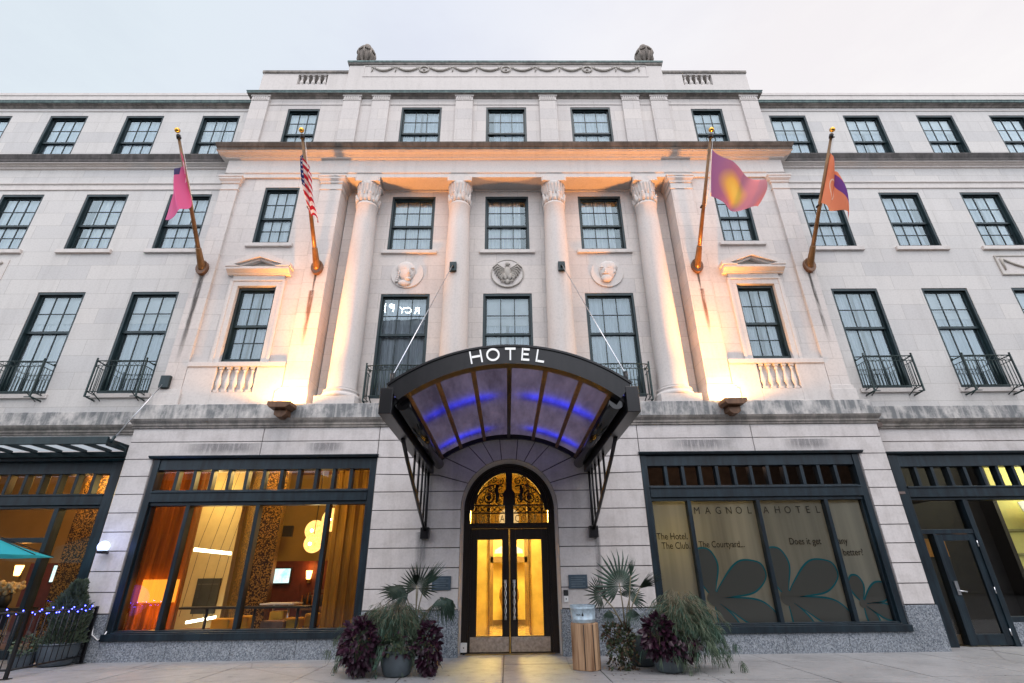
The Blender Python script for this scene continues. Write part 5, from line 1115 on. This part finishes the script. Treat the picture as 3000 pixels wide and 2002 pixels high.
# ================================================================== POTS AND PLANTS
POT = plain('dark_glazed_pot', (.075,.095,.11), .4, var=.3, scale=5); SOIL = plain('soil', (.03,.02,.015), .95)
def pot(x, y, r, h, lab):
    T = thing('planter_pot', lab, 'pot', (x, y, 0), 0, 'dark round planter pots'); pr = [(.62*r,0),(.66*r,.01)]
    for k in range(13):
        t = k/12; rr = r*(.66+.34*math.sin(math.pi*(.08+.60*t))**.8); z = .02+t*(h-.05); pr += [(rr-.006, z), (rr+.006, z+.35*(h-.05)/12)]
    pr += [(r*.99,h-.03),(r*1.03,h-.015),(r*1.03,h),(r*.93,h)]; MB().lathe(0, 0, pr, 32).build('pot_body', POT, T); MB().lathe(0, 0, [(r*.92,h-.04),(.01,h-.035)], 20).build('soil', SOIL, T); return T
PALM = leafmat('palm_green', (.035,.060,.045), (.10,.16,.125), 5); PALMD = leafmat('palm_dark', (.020,.030,.022), (.06,.085,.06), 5); GRS = leafmat('grass_grey_green', (.042,.068,.040), (.155,.21,.135), 7, .3); GRG = leafmat('grass_green', (.03,.07,.05), (.10,.18,.13), 7, .3); COL_ = leafmat('coleus_purple', (.014,.005,.012), (.055,.016,.036), 14, .2, .4); SHB = leafmat('shrub_mixed', (.02,.045,.03), (.09,.11,.055), 12); BRN = leafmat('brown_leaf', (.05,.03,.02), (.14,.09,.055), 8); STEM = plain('stalk', (.16,.14,.09), .7); CON = leafmat('conifer_green', (.035,.055,.035), (.13,.17,.11), 9)
def fan(m, c, d, up, r, n=24, spread=300, droop=.0, seed=0, split=.40):
    rr = random.Random(seed); c = Vector(c); d = Vector(d).normalized(); up = Vector(up); up = (up-d*up.dot(d)).normalized(); sd = d.cross(up)
    def P_(a, q, h=0): return c + (d*math.cos(a) + sd*math.sin(a))*q*r + up*(h - droop*q*q*r - .10*abs(math.sin(a/2))*q*r)
    for k in range(n):
        a0 = R(-spread/2 + spread*k/n); a1 = R(-spread/2 + spread*(k+1)/n); am = (a0+a1)/2; L = 1 - .22*abs(k/n-.5)*2 + rr.uniform(-.13, .07); h = .012*r; db = rr.uniform(-.05,.22)
        tw = rr.uniform(-.06, .06); w = (a1-a0)*.30
        vs = [P_(am,.04), P_(a0,split), P_(am,split,h*2), P_(a1,split), P_(am-w*.6+tw*.5,.75*L,-droop*.1), P_(am+tw*.5,.75*L,h), P_(am+w*.6+tw*.5,.75*L,-droop*.1), P_(am+tw,L,-droop*rr.uniform(.1,.4)*r - db*r*.5)]
        m.add(vs, [(0,1,2),(0,2,3),(1,4,5,2),(2,5,6,3),(4,7,5),(5,7,6)])
def palm(name, lab, base, leaves, group):
    T = thing_w(name, lab, 'palm', base, group)
    for i, (c, d, up, r, dr, mat, sp) in enumerate(leaves):
        m = MB(); fan(m, c, d, up, r, 24 if r > .3 else 20, sp, dr, i+3); fr = part(m, 'frond', mat, T)
        b = Vector(base) + Vector((random.uniform(-.03,.03), random.uniform(-.03,.03), .1)); c = Vector(c); mid = (b+c)/2 + Vector((0,0,.08)); s = MB(); s.path([b, mid, c + Vector(d).normalized()*r*.08], [.014,.011,.008], 6); s.build('petiole', STEM, fr)
palm('fan_palm', 'fan palm with upright leaf in the planter left of the doorway', (-1.55,-1.55,.40), [
    ((-1.56,-1.5,1.20),(.15,.15,1),(.3,-1,.35),.42,.05,PALMD,260), ((-1.50,-1.45,1.18),(.62,.1,.75),(-.5,-1,.3),.60,.0,PALM,46), ((-1.58,-1.5,1.20),(-.16,.0,1),(.2,-1,.2),.46,0,PALMD,36),
    ((-1.72,-1.5,1.09),(-1,.0,.38),(.3,-.5,1),.53,.12,PALMD,110), ((-1.20,-1.5,1.04),(.8,-.2,-.25),(.2,-.5,1),.36,.7,PALM,200), ((-1.12,-1.45,1.06),(.5,-.3,-.7),(.5,-.6,.5),.38,.3,PALM,120), ((-1.75,-1.6,.92),(-.5,-.4,.7),(.2,-1,.6),.36,.2,PALM,140)], 'fan palms by the doorway')
palm('fan_palm', 'fan palm with broad spread leaves in the planter right of the doorway', (1.92,-1.45,.40), [
    ((1.86,-1.5,1.20),(-.25,-.35,1),(.1,-1,.55),.57,.10,PALM,280), ((1.52,-1.5,1.06),(-.4,-.2,.5),(.0,-.9,.8),.34,.12,PALMD,320), ((2.16,-1.5,1.14),(1,.0,.60),(-.2,-1,.5),.52,.05,PALMD,40), ((2.05,-1.5,1.32),(.22,.0,1),(.3,-1,.1),.38,.0,PALM,34),
    ((1.97,-1.70,.88),(.05,-.35,-1),(.0,-1,.3),.36,.0,PALM,90), ((1.62,-1.65,.86),(-.2,-.3,-1),(.0,-1,.3),.32,.0,PALM,80), ((2.02,-1.35,1.0),(.6,.3,.5),(0,-.8,.8),.36,.2,PALM,200)], 'fan palms by the doorway')
def grass(name, lab, base, n, rx, rz, seed, group, skew=0, mat=GRS, mat2=GRG):
    T = thing_w(name, lab, 'ornamental grass', base, group); rr = random.Random(seed); A, B = MB(), MB(); S_ = MB()
    for k in range(n):
        a = rr.uniform(0, 2*math.pi); L = rr.choice((.45,.6,.75,.9,1.0,1.1,1.3))*rr.uniform(.8,1.1); dx, dy = math.cos(a)*L*rx + skew*L*rr.random(), math.sin(a)*L*rx*.62; top = rz*rr.uniform(.45, 1.0)*(1.15-.35*L)
        b = Vector(base) + Vector((rr.uniform(-.10,.10), rr.uniform(-.08,.08), .02)); dro = rr.uniform(.15, .75)*rz*L
        p0, p1, p2 = b, b + Vector((dx*.35, dy*.35, top)), b + Vector((dx*.8, dy*.8, top*.95 - dro*.15)); p3 = b + Vector((dx*1.05, dy*1.05, top*.75 - dro)); pts = [p0, p1, p2, p3]; c = [catm(pts, t/7) for t in range(8)]
        S_.path([tuple(q) for q in c[:6]], .0035, 3, cap=False); tgt = A if rr.random() < .68 else B
        for t in range(4, 8):                      # feathery tufts towards the tip
            for _ in range(4 if t < 7 else 11):
                q = c[t] + Vector((rr.uniform(-.02,.02), rr.uniform(-.02,.02), rr.uniform(-.02,.02))); dirv = (c[t]-c[t-1]).normalized() + Vector((rr.uniform(-.75,.75), rr.uniform(-.75,.75), rr.uniform(-1.0,.25))); e = q + dirv.normalized()*rr.uniform(.07,.19); w = Vector((rr.uniform(-1,1), rr.uniform(-1,1), rr.uniform(-1,1))).normalized()*.0050
                e2 = (q+e)/2 + Vector((0,0,.008)); tgt.add([q-w*.5, q+w*.5, e2+w, e+Vector((0,0,-.03)), e2-w], [(0,1,2,4),(4,2,3)])
    part(A, 'blades', mat, T); part(B, 'green_blades', mat2, T); part(S_, 'stems', STEM, T)
grass('fountain_grass', 'grey green feathery grass spilling from the planter left of the doorway', (-1.88,-1.66,.38), 300, .60, .62, 5, 'feathery grasses by the doorway', -.12)
grass('fountain_grass', 'grey green feathery grass spilling right over the planter below the printed window', (2.72,-1.80,.38), 300, .56, .72, 8, 'feathery grasses by the doorway', .08)
def leafy(name, lab, cat, c, rad, n, size, mat, seed, group=None, hang=.6, mat2=None, lobes=0, bot=0):
    T = thing_w(name, lab, cat, (c[0], c[1], max(bot, c[2]-rad[2])), group); rr = random.Random(seed); A, B = MB(), MB(); c = Vector(c)
    lb = [(Vector((rr.uniform(-.6,.6)*rad[0], rr.uniform(-.6,.6)*rad[1], rr.uniform(-.7,.7)*rad[2])), rr.uniform(.35,.6)) for _ in range(lobes)] or [(Vector((0,0,0)), 1)]
    for k in range(n):
        o, sc = rr.choice(lb); d = Vector((rr.gauss(0,1), rr.gauss(0,1), rr.gauss(0,1))).normalized(); q = rr.uniform(.55, 1.05)**.6*sc; p = c + o + Vector((d.x*rad[0], d.y*rad[1], d.z*rad[2]))*q
        if p.z < bot + .02: p.z = bot + rr.uniform(.02,.08)
        t = (d + Vector((rr.uniform(-.6,.6), rr.uniform(-.6,.6), -hang + rr.uniform(-.5,.5)))).normalized(); u = t.cross(Vector((rr.uniform(-1,1), rr.uniform(-1,1), rr.uniform(-1,1)))).normalized(); nn = t.cross(u); s = size*rr.uniform(.6,1.3); w = s*.34
        vs = [p, p+t*s*.35+u*w+nn*s*.06, p+t*s*.75+u*w*.6+nn*s*.02, p+t*s, p+t*s*.75-u*w*.6+nn*s*.02, p+t*s*.35-u*w+nn*s*.06, p+t*s*.5-nn*s*.03]
        (A if not mat2 or rr.random() < .62 else B).add(vs, [(0,1,6),(1,2,6),(2,3,6),(3,4,6),(4,5,6),(5,0,6)])
    part(A, 'leaves', mat, T)
    if mat2: part(B, 'pale_leaves', mat2, T)
    s = MB()
    for k in range(9): a = rr.uniform(0, 6.28); s.path([(c.x, c.y, max(bot, c.z-rad[2])), (c.x+.4*rad[0]*math.cos(a), c.y+.4*rad[1]*math.sin(a), c.z), (c.x+.8*rad[0]*math.cos(a), c.y+.8*rad[1]*math.sin(a), c.z+.5*rad[2]*rr.uniform(-1,1))], .006, 4)
    part(s, 'stems', STEM, T)
leafy('coleus_plant', 'dark purple coleus trailing from the left side of the left planter', 'foliage plant', (-2.30,-2.04,.44), (.26,.22,.35), 520, .105, COL_, 21, 'purple coleus plants', .7, bot=.03)
leafy('coleus_plant', 'dark purple coleus trailing to the ground beside the left door jamb', 'foliage plant', (-1.27,-1.92,.38), (.17,.2,.37), 400, .10, COL_, 22, 'purple coleus plants', .8, bot=.03)
leafy('coleus_plant', 'dark purple coleus trailing left from the right planter beside the leafy shrub', 'foliage plant', (2.30,-2.02,.50), (.23,.20,.30), 400, .105, COL_, 23, 'purple coleus plants', .6, bot=.05)
leafy('coleus_plant', 'dark purple coleus hanging low over the front of the right planter', 'foliage plant', (2.58,-2.0,.36), (.30,.2,.18), 300, .095, COL_, 24, 'purple coleus plants', .8, bot=.05)
leafy('leafy_shrub', 'small variegated green and brown shrub between the timber block and the right planter', 'shrub', (1.76,-1.62,.33), (.30,.26,.34), 900, .055, SHB, 25, None, .2, BRN, 7, bot=.0)
leafy('ivy_plant', 'mixed dark ivy over the front rim of the left planter', 'foliage plant', (-1.72,-2.05,.40), (.30,.10,.16), 260, .07, SHB, 26, None, .6, COL_, 0, bot=.1)
pot(-1.74, -1.88, .255, .34, 'dark ribbed pot at the front of the group left of the doorway'); pot(-2.42, -1.25, .30, .40, 'dark pot half hidden behind the purple coleus at the left'); pot(2.45, -1.86, .255, .36, 'dark round pot under the right hand feathery grass'); pot(2.20, -1.20, .26, .46, 'dark pot half hidden behind the leafy shrub')
ll = MB(); rr = random.Random(77)
for k in range(60):
    cx = rr.choice((-1.8,-1.3,2.4,1.8)) + rr.gauss(0,.28); cy = -2.0 + rr.gauss(0,.22); a = rr.uniform(0,6.28); s = rr.uniform(.015,.04); dx, dy = math.cos(a)*s, math.sin(a)*s
    ll.add([(cx-dx,cy-dy,.006),(cx+dy*.4,cy-dx*.4,.010),(cx+dx,cy+dy,.006),(cx-dy*.4,cy+dx*.4,.012)], [(0,1,2,3)])
o = ll.build('leaf_litter', BRN); tag(o, 'small fallen leaves scattered on the pavement by the planters', 'fallen leaves', None, 'stuff')
# timber block and zinc bucket
T = thing_w('timber_block', 'upright weathered timber block standing right of the doorway', 'timber block', (1.20, -1.52, 0)); m = MB(); m.prism_z([(.985,-1.53),(1.08,-1.63),(1.26,-1.73),(1.38,-1.64),(1.44,-1.52),(1.40,-1.30),(1.20,-1.24),(1.02,-1.34)], .0, .655); part(m, 'block_body', 'wood', T, .012)
m = MB()
for q in ((1.17,-1.683),(1.32,-1.688)): m.bar((q[0],q[1]-.004,.02), (q[0],q[1]-.004,.64), .006, 5)
part(m, 'split', 'dark', T)
T = thing_w('zinc_bucket', 'galvanised zinc bucket standing on the timber block', 'bucket', (1.205, -1.49, .657)); m = MB(); m.lathe(1.205,-1.49,[(.185,.657),(.19,.665),(.193,.70),(.197,.703),(.197,.712),(.194,.715),(.208,.86),(.212,.863),(.212,.872),(.209,.875),(.214,.905),(.222,.915),(.214,.918),(.195,.76),(.18,.68)], 36); part(m, 'bucket_body', 'zinc', T)
m = MB(); m.sphere((1.17,-1.687,.775), .018, 10, 6); m.path([(1.17,-1.690,.79),(1.172,-1.692,.81)], .006, 5)
for k in range(5): m.box(1.065+.016*k, 1.075+.016*k, -1.668-.003*k, -1.655, .770, .782+.005*(k % 2))
part(m, 'printed_mark', 'dark', T)
# clipped conifer in its pot at the left
T = thing_w('conifer_shrub', 'tall clipped conifer in a pot behind the terrace fence', 'conifer', (-8.12, -.35, .30)); rr = random.Random(31); A = MB()
for k in range(5200):
    z = rr.random(); r = (.30*(1-z)**.55 + .05)*rr.uniform(.55,1.08)*(1+.2*math.sin(9*z+3)); a = rr.uniform(0, 6.28); p = Vector((-8.12+.04*math.sin(7*z)+r*math.cos(a), -.35+r*math.sin(a), .34+z*1.02)); d = Vector((math.cos(a)*.6, math.sin(a)*.6, rr.uniform(.3,1.2))).normalized(); s = rr.uniform(.035,.075); u = d.cross(Vector((rr.uniform(-1,1), rr.uniform(-1,1), rr.uniform(-1,1)))).normalized()*s*.20
    A.add([p-u, p+u, p+d*s+u*.4, p+d*s-u*.4], [(0,1,2,3)])
part(A, 'foliage', CON, T); m = MB(); m.path([(-8.12,-.35,.25),(-8.10,-.35,.8),(-8.12,-.35,1.2)], [.03,.02,.008], 6); part(m, 'trunk', STEM, T)
pot(-8.12, -.35, .31, .36, 'brown pot of the clipped conifer behind the terrace fence'); pot(-8.55, -.55, .20, .24, 'small dark pot beside the conifer pot behind the terrace fence')
leafy('trailing_plant', 'pale trailing plant in the small pot behind the terrace fence', 'foliage plant', (-8.52,-.62,.34), (.18,.18,.16), 320, .05, GRS, 33, None, .6, bot=.1)
# ================================================================== TERRACE FENCE, LIGHTS, PARASOL
T = thing_w('terrace_fence', 'black iron terrace fence with thin balusters at the left', 'fence', (-7.8, -.9, 0)); A_, B_, D_ = Vector((-7.84,-.10,0)), Vector((-7.76,-1.72,0)), Vector((-11.5,-1.80,0))
for a in (A_, B_, (B_+D_)/2, D_): m = MB(); m.box(a.x-.022,a.x+.022,a.y-.022,a.y+.022,0,.93); m.box(a.x-.06,a.x+.06,a.y-.06,a.y+.06,0,.012); part(m, 'fence_post', 'black', T)
for a, b in ((A_, B_), (B_, D_)):
    m = MB()
    for z in (.90, .12): m.bar(a+Vector((0,0,z)), b+Vector((0,0,z)), .016, 6)
    part(m, 'fence_rail', 'black', T); n = int((b-a).length/.125); m = MB()
    for k in range(1, n): p = a+(b-a)*k/n; m.bar(p+Vector((0,0,.12)), p+Vector((0,0,.90)), .007, 5)
    part(m, 'fence_balusters', 'black', T)
T = thing_w('string_lights', 'string of small blue lights wound along the fence rail', 'string lights', (-7.8, -.9, .9)); BL = emit('blue_bulb', (.06,.07,1), 22); pts = []; rr = random.Random(41)
for a, b, n in ((A_+Vector((0,-.06,0)), B_, 21), (B_, D_, 42)):
    for k in range(n): p = a+(b-a)*k/n; pts.append(p + Vector((rr.uniform(-.02,.02), rr.uniform(-.02,.02), .905 + .04*math.sin(k*1.9) + .012*math.sin(k*3.7))))
m = MB(); m.path(pts, .004, 4); part(m, 'light_cable', 'black', T)
for k, p in enumerate(pts):
    m = MB(); m.sphere((0,0,0), .010, 8, 5)
    if k == 0: bm_ = m.mesh('bulb', BL)
    o = link('bulb', bm_, T, p - T.location)
m = MB(); m.path([A_+Vector((-.03,.02,.80)), A_+Vector((.02,.05,.45)), A_+Vector((.13,.08,.36)), A_+Vector((.22,.09,.42)), A_+Vector((.24,.10,.50))], .012, 6); T2 = thing_w('power_cable', 'white cable looping from the fence post to the granite wall', 'cable', tuple(A_ + Vector((.1,.05,.35)))); part(m, 'cable_loop', 'white', T2)
lamp('string_glow', (-8.0,-.8,.98), 3, (.1,.1,1), .3); lamp('string_glow', (-8.6,-1.7,.98), 3, (.1,.1,1), .3)
PC = Vector((-10.18,-1.05,0)); T = thing_w('terrace_parasol', 'teal blue cafe parasol cut by the left edge', 'parasol', tuple(PC)); m = MB(); n = 8; Rr = 1.55; zt, ze = 2.42, 1.80; top = (PC.x, PC.y, zt); rim = [(PC.x+Rr*math.cos(2*math.pi*k/n+.06), PC.y+Rr*math.sin(2*math.pi*k/n+.06), ze) for k in range(n)]
b = len(m.v); K = 6
for k in range(n):
    a1, a2 = Vector(rim[k]), Vector(rim[(k+1)%n]); tv = Vector(top)
    for i in range(K):
        t0, t1 = i/K, (i+1)/K; q = lambda a, t: tv + (a-tv)*t - Vector((0,0,.05*math.sin(math.pi*t)))
        m.add([q(a1,t0), q(a1,t1), q(a2,t1), q(a2,t0)], [(0,1,2,3)])
part(m, 'parasol_cloth', translucent('teal_canvas', (.06,.50,.56), (.05,.45,.52), .45), T)
m = MB(); m.bar((PC.x,PC.y,.05), (PC.x,PC.y,2.46), .022, 10); part(m, 'pole', 'black', T); m = MB(); m.lathe(PC.x,PC.y,[(.26,.0),(.26,.05),(.05,.08)],20); part(m, 'parasol_base', 'black', T)
m = MB()
for r_ in rim: m.bar((PC.x,PC.y,zt-.03), (r_[0],r_[1],r_[2]+.005), .008, 5)
part(m, 'parasol_ribs', 'black', T)
# ================================================================== SKY, SUN, CAMERA
W = bpy.data.worlds.new('World'); S.world = W; W.use_nodes = True; nt = W.node_tree; nt.nodes.clear()
out = nt.nodes.new('ShaderNodeOutputWorld'); sky = N(nt, 'TexSky', sky_type='NISHITA', sun_disc=False, sun_elevation=R(SUN_EL), sun_rotation=R(SUN_ROT), air_density=1.2, dust_density=2.0)
b1 = N(nt, 'Background', i_Strength=.07); nt.links.new(sky.outputs[0], b1.inputs[0])
tc = N(nt, 'TexCoord'); sp = N(nt, 'SeparateXYZ'); nt.links.new(tc.outputs['Generated'], sp.inputs[0])
nz = N(nt, 'TexNoise', i_Scale=1.6, i_Detail=3); nt.links.new(tc.outputs['Generated'], nz.inputs['Vector'])
xx = N(nt, 'Math', operation='ADD'); nt.links.new(sp.outputs[0], xx.inputs[0]); q = N(nt, 'Math', operation='MULTIPLY_ADD', i_1=.55, i_2=-.275); nt.links.new(nz.outputs[0], q.inputs[0]); nt.links.new(q.outputs[0], xx.inputs[1])
xr = N(nt, 'MapRange', i_1=-.62, i_2=.42); nt.links.new(xx.outputs[0], xr.inputs[0])
c = ramp(nt, xr.outputs[0], 0, 1, (.78,.865,.93), (1.0,.965,.965)); rp_ = c.node.color_ramp; e = rp_.elements.new(.45); e.color = (.82,.86,.96,1); e = rp_.elements.new(.72); e.color = (.93,.93,.98,1)
n2 = N(nt, 'TexNoise', i_Scale=3.4, i_Detail=6, i_Roughness=.6); mp = N(nt, 'Mapping'); mp.inputs['Scale'].default_value = (1,1,2.6); nt.links.new(tc.outputs['Generated'], mp.inputs[0]); nt.links.new(mp.outputs[0], n2.inputs['Vector'])
c = mixc(nt, c, (.955,.95,.965), ramp(nt, n2.outputs[0], .42, .66), 'MULTIPLY')
# overcast deck is brighter and bluer towards the street side (behind the viewer)
yr = N(nt, 'MapRange', i_1=.25, i_2=-.75, i_3=0, i_4=1); nt.links.new(sp.outputs[1], yr.inputs[0])
c2 = mixc(nt, c, SKY_BACK, yr.outputs[0])
b2 = N(nt, 'Background', i_Strength=1.0); nt.links.new(c2, b2.inputs[0]); ad = N(nt, 'MixShader', i_0=.9)
nt.links.new(b1.outputs[0], ad.inputs[1]); nt.links.new(b2.outputs[0], ad.inputs[2]); nt.links.new(ad.outputs[0], out.inputs[0])
sl = bpy.data.lights.new('sun', 'SUN'); sl.energy = SUN_E; sl.angle = R(25); sl.color = (1,.86,.80); so = bpy.data.objects.new('sun', sl); COL.objects.link(so)
az, el = R(SUN_ROT), R(SUN_EL); d = Vector((math.sin(az)*math.cos(el), math.cos(az)*math.cos(el), math.sin(el))); so.rotation_euler = d.to_track_quat('Z', 'Y').to_euler()
cam = bpy.data.cameras.new('camera'); cam.sensor_width = 36; cam.lens = 1160/2350*36; cam.clip_end = 2000; cam.clip_start = .05
co = bpy.data.objects.new('camera', cam); COL.objects.link(co)
yw_, pt, rl = R(-.74255), R(25.05737), R(-.65171)
co.matrix_world = Matrix.Translation((-.0459,-11,1.335)) @ Matrix.Rotation(yw_, 4, 'Z') @ Matrix.Rotation(math.pi/2+pt, 4, 'X') @ Matrix.Rotation(rl, 4, 'Z')
S.camera = co
S.view_settings.view_transform = 'Standard'; S.view_settings.look = 'None'; S.view_settings.gamma = 1; S.view_settings.exposure = EXPO
S.cycles.use_denoising = True; S.cycles.max_bounces = 8; S.cycles.transparent_max_bounces = 12; S.cycles.sample_clamp_indirect = 6; S.cycles.caustics_reflective = False; S.cycles.caustics_refractive = False
